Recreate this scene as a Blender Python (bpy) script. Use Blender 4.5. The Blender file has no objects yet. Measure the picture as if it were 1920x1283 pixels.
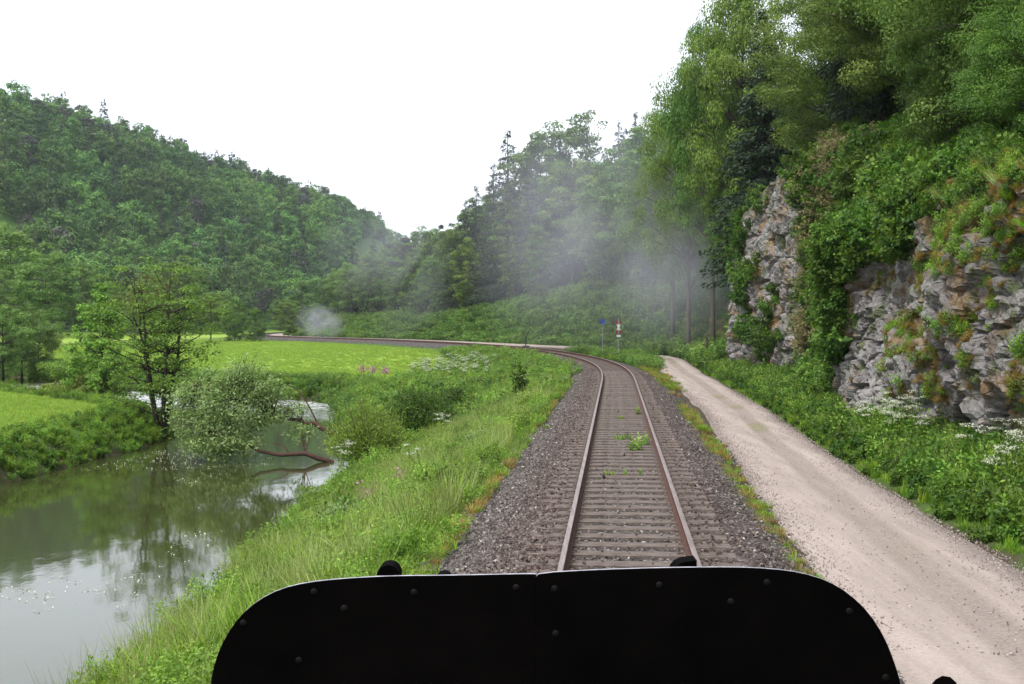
import bpy, math, random
import numpy as np
from mathutils import Vector, Matrix
S = bpy.context.scene
COL = S.collection
R = math.radians
random.seed(7)
RNG = np.random.default_rng(7)

# ------------------------------------------------------------------ camera
F, CX, CY, CAMZ, HY = 2300.0, 960.0, 641.5, 2.68, 602.0
PITCH = math.atan((CY - HY) / F)
cam = bpy.data.cameras.new('camera'); co = bpy.data.objects.new('camera', cam); COL.objects.link(co)
cam.sensor_width = 36; cam.lens = F * 36 / 1920; cam.clip_end = 6000; cam.clip_start = 0.05
co.location = (0, 0, CAMZ); co.rotation_euler = (math.pi / 2 - PITCH, 0, 0)
S.camera = co

def at(px, py, Y):
    """world point at distance Y seen at photo pixel (used to survey real positions)"""
    u = (px - CX) / F; v = (CY - py) / F
    c, s = math.cos(PITCH), math.sin(PITCH)
    dy = c + v * s; dz = -s + v * c
    return (u / dy * Y, Y, CAMZ + dz / dy * Y)

# ------------------------------------------------------------------ world, sun, exposure
w = bpy.data.worlds.new('World'); S.world = w; w.use_nodes = True
nt = w.node_tree; nt.nodes.clear()
SUN_EL, SUN_AZ = R(56), R(215)
sky = nt.nodes.new('ShaderNodeTexSky'); sky.sky_type = 'NISHITA'; sky.sun_disc = False
sky.sun_elevation = SUN_EL; sky.sun_rotation = SUN_AZ; sky.air_density = 1; sky.dust_density = 4
mx = nt.nodes.new('ShaderNodeMixRGB'); mx.inputs[0].default_value = 0.86
mx.inputs[2].default_value = (6.6, 6.9, 7.5, 1)
bg = nt.nodes.new('ShaderNodeBackground'); bg.inputs[1].default_value = 0.095
ow = nt.nodes.new('ShaderNodeOutputWorld')
nt.links.new(sky.outputs[0], mx.inputs[1]); nt.links.new(mx.outputs[0], bg.inputs[0]); nt.links.new(bg.outputs[0], ow.inputs[0])
sl = bpy.data.lights.new('sun', 'SUN'); sl.energy = 1.5; sl.angle = R(10); sl.color = (1, .96, .9)
so = bpy.data.objects.new('sun', sl); COL.objects.link(so)
# sun direction: from behind the camera, a little to the left
sd = Vector((math.sin(SUN_AZ) * math.cos(SUN_EL), math.cos(SUN_AZ) * math.cos(SUN_EL), math.sin(SUN_EL)))
so.rotation_euler = sd.to_track_quat('Z', 'Y').to_euler()
S.view_settings.view_transform = 'Standard'; S.view_settings.look = 'None'
S.view_settings.exposure = 1.42; S.view_settings.gamma = 1
cy = S.cycles
cy.max_bounces = 6; cy.diffuse_bounces = 3; cy.glossy_bounces = 3; cy.transmission_bounces = 4
cy.volume_bounces = 1; cy.transparent_max_bounces = 8
cy.volume_step_rate = 2.0; cy.volume_max_steps = 96
cy.use_denoising = True
try: cy.denoiser = 'OPENIMAGEDENOISE'
except Exception: pass
cy.sample_clamp_indirect = 6

# ------------------------------------------------------------------ numpy noise
def _h(ix, iy, iz, s):
    n = (ix * 73856093) ^ (iy * 19349663) ^ (iz * 83492791) ^ (s * 2654435)
    n = (n ^ (n >> 13)) * 1274126177 & 0xffffffff
    n = (n ^ (n >> 16)) * 2246822519 & 0xffffffff
    return ((n ^ (n >> 15)) & 0xffffff) / float(0xffffff)
def vnoise(x, y, z=None, seed=0):
    if z is None: z = np.zeros_like(x)
    ix, iy, iz = (np.floor(a).astype(np.int64) for a in (x, y, z))
    fx, fy, fz = x - ix, y - iy, z - iz
    fx, fy, fz = (a * a * (3 - 2 * a) for a in (fx, fy, fz))
    r = 0
    for dx in (0, 1):
        for dy in (0, 1):
            for dz in (0, 1):
                wgt = (fx if dx else 1 - fx) * (fy if dy else 1 - fy) * (fz if dz else 1 - fz)
                r = r + wgt * _h(ix + dx, iy + dy, iz + dz, seed)
    return r * 2 - 1
def fbm(x, y, z=None, seed=0, o=4, g=.5):
    r = 0; a = 1; t = 0
    if z is None: z = np.zeros_like(x)
    for i in range(o):
        r = r + a * vnoise(x, y, z, seed + i * 17); t += a; a *= g; x = x * 2.03 + 5.1; y = y * 2.03 + 1.7; z = z * 2.03 + 3.3
    return r / t
def worley(x, y, z, seed=0):
    ix, iy, iz = (np.floor(a).astype(np.int64) for a in (x, y, z))
    f1 = np.full(x.shape, 9.); f2 = np.full(x.shape, 9.); cid = np.zeros(x.shape)
    for dx in (-1, 0, 1):
        for dy in (-1, 0, 1):
            for dz in (-1, 0, 1):
                cx, cy_, cz = ix + dx, iy + dy, iz + dz
                px = cx + _h(cx, cy_, cz, seed + 1); py = cy_ + _h(cx, cy_, cz, seed + 2); pz = cz + _h(cx, cy_, cz, seed + 3)
                d = np.sqrt((px - x) ** 2 + (py - y) ** 2 + (pz - z) ** 2)
                c = _h(cx, cy_, cz, seed + 4)
                n1 = d < f1
                f2 = np.where(n1, f1, np.minimum(f2, d)); cid = np.where(n1, c, cid); f1 = np.where(n1, d, f1)
    return f1, f2, cid
def sm(a, b, x):
    t = np.clip((x - a) / (b - a), 0, 1); return t * t * (3 - 2 * t)

# ------------------------------------------------------------------ object helpers
def tag(o, label=None, cat=None, group=None, kind=None):
    if label: o['label'] = label
    if cat: o['category'] = cat
    if group: o['group'] = group
    if kind: o['kind'] = kind
    return o
def link(name, me, mat=None, parent=None, loc=None):
    o = bpy.data.objects.new(name, me); COL.objects.link(o)
    if mat is not None:
        me.materials.clear()
        for m in (mat if isinstance(mat, (list, tuple)) else [mat]): me.materials.append(m)
    if parent is not None: o.parent = parent
    if loc is not None: o.location = loc
    return o
def empty(name, loc=(0, 0, 0), rz=0.0, sc=1.0):
    o = bpy.data.objects.new(name, None); COL.objects.link(o); o.empty_display_size = .2
    o.location = loc; o.rotation_euler = (0, 0, rz)
    o.scale = (sc,) * 3 if isinstance(sc, (int, float)) else sc
    return o
def qmesh(name, V, Q, attrs=None, smooth=False):
    """V (n,3); Q (m,k) constant k"""
    V = np.ascontiguousarray(V, dtype=np.float32); Q = np.ascontiguousarray(Q, dtype=np.int32)
    me = bpy.data.meshes.new(name); m, k = Q.shape
    me.vertices.add(len(V)); me.vertices.foreach_set('co', V.ravel())
    me.loops.add(m * k); me.loops.foreach_set('vertex_index', Q.ravel())
    me.polygons.add(m); me.polygons.foreach_set('loop_start', np.arange(0, m * k, k, dtype=np.int32))
    me.polygons.foreach_set('use_smooth', np.full(m, smooth))
    for a, v in (attrs or {}).items():
        at_ = me.attributes.new(a, 'FLOAT', 'POINT'); at_.data.foreach_set('value', np.ascontiguousarray(v, dtype=np.float32))
    me.update(calc_edges=True); me.validate()
    return me
class MB:
    """collects simple solids into one mesh"""
    def __init__(s): s.v = []; s.f = []
    def add(s, v, f):
        n = len(s.v); s.v += [tuple(p) for p in v]; s.f += [tuple(i + n for i in q) for q in f]
    def box(s, c, size, M=None):
        x, y, z = (a / 2 for a in size)
        v = [Vector((sx * x, sy * y, sz * z)) for sz in (-1, 1) for sx, sy in ((-1, -1), (1, -1), (1, 1), (-1, 1))]
        if M is not None: v = [M @ p for p in v]
        v = [p + Vector(c) for p in v]
        s.add(v, [(3, 2, 1, 0), (4, 5, 6, 7), (0, 1, 5, 4), (1, 2, 6, 5), (2, 3, 7, 6), (3, 0, 4, 7)])
    def tube(s, pts, rad, n=8, cap=True):
        pts = [Vector(p) for p in pts]; rings = []
        for i, p in enumerate(pts):
            t = (pts[min(i + 1, len(pts) - 1)] - pts[max(i - 1, 0)]).normalized()
            a = t.orthogonal().normalized() if i == 0 else (a - t * a.dot(t)).normalized()
            b = t.cross(a); r = rad[i] if isinstance(rad, (list, tuple)) else rad
            rings.append([p + (a * math.cos(2 * math.pi * k / n) + b * math.sin(2 * math.pi * k / n)) * r for k in range(n)])
        v = [p for g in rings for p in g]; f = []
        for i in range(len(pts) - 1):
            for k in range(n):
                f.append((i * n + k, i * n + (k + 1) % n, (i + 1) * n + (k + 1) % n, (i + 1) * n + k))
        if cap: f += [tuple(range(n))[::-1], tuple((len(pts) - 1) * n + k for k in range(n))]
        s.add(v, f)
    def prism(s, outline, y0, y1):
        n = len(outline)
        v = [(x, y0, z) for x, z in outline] + [(x, y1, z) for x, z in outline]
        s.add(v, [tuple(range(n)), tuple(range(2 * n - 1, n - 1, -1))] + [(i, i + n, (i + 1) % n + n, (i + 1) % n) for i in range(n)])
    def dome(s, c, r, axis=(0, -1, 0), flat=.6, n=8):
        ax = Vector(axis).normalized(); a = ax.orthogonal().normalized(); b = ax.cross(a); c = Vector(c)
        v = []; f = []
        for j in range(3):
            th = j * math.pi / 6
            for k in range(n):
                ph = 2 * math.pi * k / n
                v.append(c + (a * math.cos(ph) + b * math.sin(ph)) * r * math.cos(th) + ax * r * flat * math.sin(th))
        v.append(c + ax * r * flat)
        for j in range(2):
            for k in range(n): f.append((j * n + k, j * n + (k + 1) % n, (j + 1) * n + (k + 1) % n, (j + 1) * n + k))
        for k in range(n): f.append((2 * n + k, 2 * n + (k + 1) % n, 3 * n))
        s.add(v, f)
    def mesh(s, name, smooth=False):
        me = bpy.data.meshes.new(name); me.from_pydata([tuple(p) for p in s.v], [], s.f)
        if smooth: me.polygons.foreach_set('use_smooth', [True] * len(me.polygons))
        me.update(); return me
    def build(s, name, mat, parent=None, smooth=False): return link(name, s.mesh(name, smooth), mat, parent)

# ------------------------------------------------------------------ materials
class NT:
    def __init__(s, name):
        s.m = bpy.data.materials.new(name); s.m.use_nodes = True; s.t = s.m.node_tree
        s.t.nodes.clear(); s.out = s.n('ShaderNodeOutputMaterial')
    def n(s, ty, **kw):
        x = s.t.nodes.new(ty)
        for k, v in kw.items(): setattr(x, k, v)
        return x
    def l(s, a, b): s.t.links.new(a, b)
    def coord(s, scale=(1, 1, 1), kind='Object'):
        tc = s.n('ShaderNodeTexCoord'); mp = s.n('ShaderNodeMapping'); mp.inputs['Scale'].default_value = scale
        s.l(tc.outputs[kind], mp.inputs[0]); return mp.outputs[0]
    def noise(s, vec, scale, detail=5, rough=.6, dist=0):
        x = s.n('ShaderNodeTexNoise'); x.inputs['Scale'].default_value = scale; x.inputs['Detail'].default_value = detail
        x.inputs['Roughness'].default_value = rough; x.inputs['Distortion'].default_value = dist
        s.l(vec, x.inputs['Vector']); return x.outputs[0]
    def ramp(s, fac, stops):
        x = s.n('ShaderNodeValToRGB'); e = x.color_ramp.elements
        while len(e) < len(stops): e.new(.5)
        for q, (p, c) in zip(e, stops): q.position = p; q.color = (*c, 1) if len(c) == 3 else c
        s.l(fac, x.inputs[0]); return x.outputs[0]
    def mix(s, fac, a, b, mode='MIX'):
        x = s.n('ShaderNodeMixRGB', blend_type=mode)
        for i, v in enumerate((fac, a, b)):
            if isinstance(v, (int, float)): x.inputs[i].default_value = v
            elif isinstance(v, tuple): x.inputs[i].default_value = (*v, 1)
            else: s.l(v, x.inputs[i])
        return x.outputs[0]
    def math(s, op, a, b=0.0, clamp=False):
        x = s.n('ShaderNodeMath', operation=op, use_clamp=clamp)
        for i, v in enumerate((a, b)):
            if isinstance(v, (int, float)): x.inputs[i].default_value = v
            else: s.l(v, x.inputs[i])
        return x.outputs[0]
    def attr(s, name):
        x = s.n('ShaderNodeAttribute'); x.attribute_name = name; return x.outputs['Fac']
    def bump(s, h, strength=.5, dist=.05):
        x = s.n('ShaderNodeBump'); x.inputs['Strength'].default_value = strength; x.inputs['Distance'].default_value = dist
        s.l(h, x.inputs['Height']); return x.outputs[0]
    def pbr(s, col, rough=.8, normal=None, metal=0.0, spec=.3):
        p = s.n('ShaderNodeBsdfPrincipled')
        for k, v in (('Base Color', col), ('Roughness', rough), ('Metallic', metal), ('Specular IOR Level', spec)):
            if isinstance(v, tuple): p.inputs[k].default_value = (*v, 1)
            elif isinstance(v, (int, float)): p.inputs[k].default_value = v
            else: s.l(v, p.inputs[k])
        if normal is not None: s.l(normal, p.inputs['Normal'])
        s.l(p.outputs[0], s.out.inputs[0]); return p

def leaf_mat(name, c1, c2, c3, trans=.35, vary=.25, rough=.55):
    """c1..c3: range of leaf colours; each leaf has its own value 'rnd', each plant its own tint"""
    t = NT(name)
    col = t.ramp(t.attr('rnd'), [(0, c1), (.55, c2), (1, c3)])
    oi = t.n('ShaderNodeObjectInfo')
    hs = t.n('ShaderNodeHueSaturation')
    t.l(col, hs.inputs['Color'])
    t.l(t.math('ADD', t.math('MULTIPLY', oi.outputs['Random'], .035), .484), hs.inputs['Hue'])
    r2 = t.math('FRACT', t.math('MULTIPLY', oi.outputs['Random'], 37.7))
    t.l(t.math('ADD', t.math('MULTIPLY', r2, 2 * vary), 1 - vary), hs.inputs['Value'])
    hs.inputs['Saturation'].default_value = 1.0
    d = t.n('ShaderNodeBsdfPrincipled'); t.l(hs.outputs[0], d.inputs['Base Color'])
    d.inputs['Roughness'].default_value = rough; d.inputs['Specular IOR Level'].default_value = .25
    tr = t.n('ShaderNodeBsdfTranslucent')
    tc = t.mix(.5, hs.outputs[0], t.mix(1.0, hs.outputs[0], (1.5, 1.5, .6), 'MULTIPLY'))
    t.l(tc, tr.inputs[0])
    ms = t.n('ShaderNodeMixShader'); ms.inputs[0].default_value = trans
    t.l(d.outputs[0], ms.inputs[1]); t.l(tr.outputs[0], ms.inputs[2]); t.l(ms.outputs[0], t.out.inputs[0])
    return t.m

M = {}
M['beech'] = leaf_mat('beech leaves', (.045, .09, .015), (.10, .18, .028), (.18, .28, .045))
M['beech2'] = leaf_mat('pale leaves', (.065, .12, .025), (.13, .21, .042), (.22, .32, .075))
M['far'] = leaf_mat('far leaves', (.032, .078, .015), (.075, .155, .024), (.14, .25, .045), vary=.5, trans=.2)
M['spruce'] = leaf_mat('spruce needles', (.014, .026, .014), (.026, .044, .022), (.05, .075, .032), trans=.1, vary=.3)
M['pine'] = leaf_mat('pine needles', (.034, .033, .03), (.055, .052, .045), (.085, .085, .065), trans=.1, vary=.3)
M['alder'] = leaf_mat('alder leaves', (.075, .125, .018), (.14, .22, .03), (.25, .35, .05), vary=.1)
M['alderbrown'] = leaf_mat('sparse brownish leaves', (.07, .06, .02), (.13, .12, .035), (.18, .19, .04), vary=.1)
M['willow'] = leaf_mat('willow leaves', (.13, .20, .06), (.22, .31, .11), (.36, .45, .20), vary=.1)
M['osier'] = leaf_mat('osier leaves', (.09, .16, .02), (.17, .28, .045), (.28, .40, .08), vary=.1)
M['shrub'] = leaf_mat('shrub leaves', (.025, .06, .008), (.065, .135, .016), (.14, .25, .03), vary=.35)
M['herb'] = leaf_mat('herb leaves', (.06, .13, .014), (.145, .25, .03), (.25, .38, .06), vary=.35)
M['grass'] = leaf_mat('grass blades', (.07, .15, .012), (.155, .275, .02), (.27, .41, .04), vary=.35)
M['meadowg'] = leaf_mat('meadow grass blades', (.15, .24, .03), (.23, .34, .05), (.33, .45, .075), vary=.15)
M['paleg'] = leaf_mat('seeding grass', (.17, .22, .06), (.25, .31, .09), (.37, .41, .17), vary=.25)
M['dry'] = leaf_mat('dry grass', (.14, .10, .03), (.27, .18, .055), (.36, .27, .10), vary=.35)
M['moss'] = leaf_mat('ochre moss and stonecrop', (.12, .07, .018), (.22, .13, .03), (.17, .19, .03), vary=.35)
M['under'] = leaf_mat('undergrowth leaves', (.04, .095, .018), (.10, .19, .035), (.20, .30, .07), vary=.4)
M['brush'] = leaf_mat('tan brush', (.13, .12, .05), (.23, .20, .10), (.30, .25, .15), vary=.3)
M['white'] = leaf_mat('white umbels', (.42, .46, .32), (.56, .58, .46), (.70, .71, .63), trans=.2, vary=.1)
M['pink'] = leaf_mat('pink flowers', (.28, .09, .18), (.38, .14, .27), (.45, .25, .36), trans=.2, vary=.1)

def bark(name, c1, c2):
    t = NT(name); v = t.coord((1, 1, .3))
    n = t.noise(v, 9, 6, .7)
    t.pbr(t.ramp(n, [(.3, c1), (.7, c2)]), .9, t.bump(n, .8, .02)); return t.m
M['bark'] = bark('grey brown bark', (.035, .03, .024), (.12, .10, .08))
M['barkdark'] = bark('dark wet bark', (.018, .014, .01), (.06, .05, .035))
M['barkred'] = bark('reddish willow bark', (.02, .012, .01), (.09, .045, .032))

def m_ground():
    t = NT('valley ground'); v = t.coord()
    big = t.noise(v, .05, 4); mid = t.noise(v, .6, 5, .65); fine = t.noise(v, 9, 6, .75)
    # long mowing stripes / clumps of a hay meadow
    vs = t.coord((.35, 2.2, 1)); strp = t.noise(vs, .5, 4)
    meadow = t.ramp(t.mix(.55, mid, fine), [(.30, (.14, .22, .03)), (.5, (.19, .285, .04)), (.7, (.25, .35, .055))])
    meadow = t.mix(t.math('MULTIPLY', strp, .45), meadow, (.19, .27, .035))
    meadow = t.mix(t.ramp(big, [(.5, (0, 0, 0)), (.62, (.5, .5, .5))]), meadow, (.21, .29, .05))
    rough = t.ramp(t.mix(.5, mid, fine), [(.3, (.03, .06, .012)), (.55, (.06, .12, .02)), (.75, (.10, .17, .03))])
    soil = t.ramp(fine, [(.3, (.035, .028, .018)), (.7, (.09, .07, .045))])
    col = t.mix(t.attr('meadow'), rough, meadow)
    col = t.mix(t.attr('soil'), col, soil)
    t.pbr(col, .95, t.bump(t.mix(.5, mid, fine), .6, .12), spec=.1); return t.m
M['ground'] = m_ground()
def m_ballast():
    t = NT('ballast bed'); v = t.coord()
    vo = t.n('ShaderNodeTexVoronoi'); vo.inputs['Scale'].default_value = 15; t.l(v, vo.inputs['Vector'])
    n = t.noise(v, 1.2, 4); f = t.noise(v, 40, 3)
    sep = t.n('ShaderNodeSeparateColor'); t.l(vo.outputs['Color'], sep.inputs[0])
    c = t.ramp(sep.outputs[0], [(0, (.026, .022, .022)), (.6, (.066, .057, .056)), (.93, (.12, .106, .10)), (1, (.33, .30, .28))])
    c = t.mix(t.math('MULTIPLY', t.attr('rust'), t.ramp(n, [(.25, (.4,) * 3), (.7, (1,) * 3)])), c, t.mix(.4, c, (.10, .055, .045)))
    h = t.math('ADD', t.math('MULTIPLY', vo.outputs['Distance'], -1), t.math('MULTIPLY', f, .2))
    t.pbr(c, .9, t.bump(h, 1, .06), spec=.2); return t.m
M['ballast'] = m_ballast()
def m_stone():
    t = NT('ballast stones'); v = t.coord()
    c = t.ramp(t.attr('rnd'), [(0, (.03, .026, .026)), (.5, (.086, .077, .068)), (.85, (.165, .15, .135)), (.965, (.20, .18, .17)), (1, (.5, .47, .44))])
    c = t.mix(t.attr('rust'), c, t.mix(.4, c, (.11, .055, .042)))
    t.pbr(c, .85, spec=.25); return t.m
M['stone'] = m_stone()
t_ = NT('pale path stones'); t_.pbr(t_.ramp(t_.attr('rnd'), [(0, (.13, .108, .098)), (.5, (.26, .215, .195)), (1, (.45, .39, .36))]), .9, spec=.2); M['pathstone'] = t_.m
def m_path():
    t = NT('pale gravel track'); v = t.coord()
    n = t.noise(v, .8, 5, .6); f = t.noise(v, 22, 6, .75); vl = t.coord((2.4, .22, 1)); st = t.noise(vl, 1.4, 4, .6)
    c = t.ramp(t.mix(.45, f, st), [(.3, (.20, .167, .145)), (.5, (.31, .258, .228)), (.7, (.42, .355, .318))])
    c = t.mix(t.math('MULTIPLY', t.attr('edge'), .8), c, t.ramp(f, [(.35, (.085, .07, .062)), (.6, (.21, .175, .16))]))
    rt_ = t.ramp(t.math('ADD', t.attr('rut'), t.math('MULTIPLY', st, .5)), [(.55, (0,) * 3), (1.15, (.55,) * 3)])
    c = t.mix(rt_, c, t.ramp(f, [(.35, (.12, .098, .085)), (.6, (.22, .18, .155))]))
    c = t.mix(t.attr('green'), c, t.ramp(f, [(.4, (.10, .12, .03)), (.6, (.22, .19, .11))]))
    t.pbr(c, .95, t.bump(t.mix(.4, n, f), .7, .05), spec=.15); return t.m
M['path'] = m_path()
def m_water():
    t = NT('river water'); v = t.coord((1, .55, 1))
    n1 = t.noise(v, 1.3, 3, .5, .3); n2 = t.noise(v, 7, 3, .6)
    rap = t.attr('rapid')
    fo = t.noise(t.coord((1, 2.4, 1)), 1.6, 6, .72, .5)
    foam = t.math('MULTIPLY', t.ramp(fo, [(.46, (0,) * 3), (.60, (1,) * 3)]), rap, True)
    h = t.math('ADD', n1, t.math('MULTIPLY', n2, .22))
    h = t.math('ADD', h, t.math('MULTIPLY', t.math('MULTIPLY', fo, rap), 14))
    nb = t.bump(h, .10, .03)
    d = t.n('ShaderNodeBsdfPrincipled'); d.inputs['Base Color'].default_value = (.036, .043, .014, 1)
    t.l(t.mix(foam, (.036, .043, .014), (.75, .77, .78)), d.inputs['Base Color'])
    t.l(t.math('ADD', t.math('MULTIPLY', foam, .6), .04), d.inputs['Roughness']); d.inputs['IOR'].default_value = 1.45
    d.inputs['Specular IOR Level'].default_value = .55
    t.l(nb, d.inputs['Normal']); t.l(d.outputs[0], t.out.inputs[0]); return t.m
M['water'] = m_water()
def m_rock():
    t = NT('grey jurassic limestone'); v = t.coord()
    n = t.noise(v, .9, 5, .65, .4); f = t.noise(v, 7, 7, .75); vo = t.n('ShaderNodeTexVoronoi', feature='DISTANCE_TO_EDGE')
    vo.inputs['Scale'].default_value = 2.6
    dv = t.mix(.12, v, t.n('ShaderNodeTexNoise').outputs[1]); t.l(dv, vo.inputs['Vector'])
    crack = t.ramp(vo.outputs[0], [(0, (0,) * 3), (.05, (1,) * 3)])
    c = t.ramp(t.mix(.5, n, f), [(.34, (.05, .045, .046)), (.47, (.18, .168, .166)), (.66, (.36, .342, .34))])
    och = t.ramp(t.noise(v, .7, 5, .7), [(.50, (0,) * 3), (.60, (.75,) * 3)])
    c = t.mix(och, c, t.ramp(f, [(.35, (.12, .07, .025)), (.65, (.27, .17, .07))]))
    gr = t.ramp(t.noise(t.coord((1.3, 1.3, .8)), .8, 5, .7), [(.53, (0,) * 3), (.62, (.8,) * 3)])
    c = t.mix(gr, c, (.07, .095, .03))
    c = t.mix(t.attr('soil'), c, t.ramp(f, [(.3, (.04, .05, .02)), (.7, (.10, .09, .04))]))
    h = t.math('ADD', f, t.math('MULTIPLY', crack, .35))
    t.pbr(c, .92, t.bump(h, .9, .09), spec=.15); return t.m
M['rock'] = m_rock()
def simple(name, c1, c2, sc=8, rough=.8, metal=0, bump=.3, spec=.3, st=(1, 1, 1)):
    t = NT(name); n = t.noise(t.coord(st), sc, 6, .7)
    t.pbr(t.ramp(n, [(.35, c1), (.65, c2)]), rough, t.bump(n, bump, .01), metal, spec); return t.m
M['railside'] = simple('rusty rail web', (.035, .014, .010), (.10, .042, .028), 14, .85)
M['railtop'] = simple('worn rail head', (.20, .14, .125), (.35, .275, .255), 5, .42, .7, .1, st=(3, .2, 3))
M['sleeper'] = simple('weathered brown sleeper', (.055, .041, .034), (.165, .132, .115), 9, .88, 0, .6, st=(.5, 3, 1))
M['black'] = simple('black painted steel with shade', (.0008, .0007, .0007), (.0020, .0016, .0015), 4, .8, 0, .15, .02)  # black paint, darkened further: the cab roof's shade is in the colour
M['edge'] = simple('bare steel edge with rim light', (.25, .24, .27), (.55, .53, .58), 30, .45, .5, .2)  # bare steel edge, sky rim light put into its pale colour
M['blue'] = simple('blue sign face', (.02, .05, .22), (.03, .07, .27), 3, .5)
M['red'] = simple('red sign paint', (.15, .025, .022), (.22, .04, .035), 5, .6)
M['signwhite'] = simple('white sign paint', (.42, .42, .41), (.52, .52, .51), 5, .6)
M['galv'] = simple('grey steel post', (.18, .18, .18), (.3, .3, .3), 8, .6, .3)
M['wood'] = simple('dark weathered wood', (.03, .022, .018), (.075, .055, .045), 10, .9, st=(1, 1, .2))
M['iron'] = simple('dark iron', (.012, .013, .013), (.035, .036, .035), 9, .7)

# ------------------------------------------------------------------ railway line geometry
DS = .5
def _track():
    P = []; T = []; x, y, th = .16 - .084 * 30, -30.0, .084
    for i in range(int(730 / DS)):
        s = i * DS - 30; P.append((x, y)); T.append(th)
        if s < 205: k = -np.clip((s - 50) / 20, 0, 1) / 220
        elif th < -.02: k = 1 / 130 * np.clip((s - 205) / 10, 0, 1) - (1 / 220) * (1 - np.clip((s - 205) / 10, 0, 1))
        else: k = 0
        th += k * DS; x += math.sin(th) * DS; y += math.cos(th) * DS
    return np.array(P), np.array(T)
TP, TT = _track()
def tr(s, d=0.0, z=0.0):
    f = (np.asarray(s, float) + 30) / DS
    i = np.arange(len(TP))
    x = np.interp(f, i, TP[:, 0]); y = np.interp(f, i, TP[:, 1]); th = np.interp(f, i, TT)
    return x + np.cos(th) * d, y - np.sin(th) * d, th
def sd_of(x, y):
    """nearest track chainage and signed offset (+ = right / outer side)"""
    x = np.asarray(x, float).ravel(); y = np.asarray(y, float).ravel()
    C = TP[::4]; out_s = np.empty(len(x)); out_d = np.empty(len(x))
    for a in range(0, len(x), 4000):
        xs = x[a:a + 4000, None]; ys = y[a:a + 4000, None]
        D2 = (xs - C[None, :, 0]) ** 2 + (ys - C[None, :, 1]) ** 2
        i = D2.argmin(1) * 4; th = TT[i]
        dx = x[a:a + 4000] - TP[i, 0]; dy = y[a:a + 4000] - TP[i, 1]
        out_s[a:a + 4000] = i * DS - 30 + dx * np.sin(th) + dy * np.cos(th)
        out_d[a:a + 4000] = dx * np.cos(th) - dy * np.sin(th)
    return out_s, out_d
def path_c(s):   # centre offset of the gravel track from the rails
    return np.interp(s, [-30, 18, 24, 30, 42, 62, 75, 88, 98, 108, 118, 130, 150, 210, 600], [3.55, 3.62, 3.68, 3.78, 4.05, 4.1, 4.5, 5.9, 7.6, 9.1, 9.0, 7.2, 5.0, 4.4, 4.4])
def path_w(s): return np.interp(s, [-30, 14, 20, 30, 60, 75, 110, 600], [1.75, 1.55, 1.33, 1.17, 1.2, 1.25, 1.5, 1.5])
def cliff_d(s): return path_c(s) + np.interp(s, [-30, 20, 30, 45, 56, 64, 78, 90], [4.75, 4.25, 3.55, 3.1, 4.1, 3.9, 3.2, 3.2])
def cliff_h(s): return np.interp(s, [-30, 10, 22, 40, 50, 58, 66, 79, 84], [7, 6.5, 6.0, 6.2, 8.0, 10.5, 11, 9.5, 7])
RIV = np.array([(-16, -60, 6), (-14, 0, 6.6), (-12.6, 25, 6.6), (-12.3, 44, 5.9), (-11.9, 56, 5.1), (-13.2, 64, 4.9), (-16.3, 72, 7), (-20.5, 80.5, 9.6), (-28, 87, 8.2), (-36, 96, 6.5), (-43, 109, 5), (-55, 124, 4.5), (-75, 138, 4.5), (-130, 152, 5)])
def _rivdense():
    o = []
    for a, b in zip(RIV[:-1], RIV[1:]):
        for t in np.linspace(0, 1, 14, endpoint=False): o.append(a + (b - a) * t)
    return np.array(o + [RIV[-1]])
RD = _rivdense()
for _ in range(6): RD[1:-1] = (RD[:-2] + RD[1:-1] * 2 + RD[2:]) / 4
def riv_r(x, y):
    out = np.empty(len(x))
    for a in range(0, len(x), 20000):
        d = np.hypot(x[a:a + 20000, None] - RD[None, :, 0], y[a:a + 20000, None] - RD[None, :, 1]) - RD[None, :, 2]
        out[a:a + 20000] = d.min(1)
    return out
WATER_Z = -3.0
def hill_coords(x, y):   # left hill: foot line and distance behind it
    ux, uy = .394, .919; nx, ny = -uy, ux
    dx, dy = x + 150, y - 240
    return dx * ux + dy * uy, dx * nx + dy * ny     # t along, e behind
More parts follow.
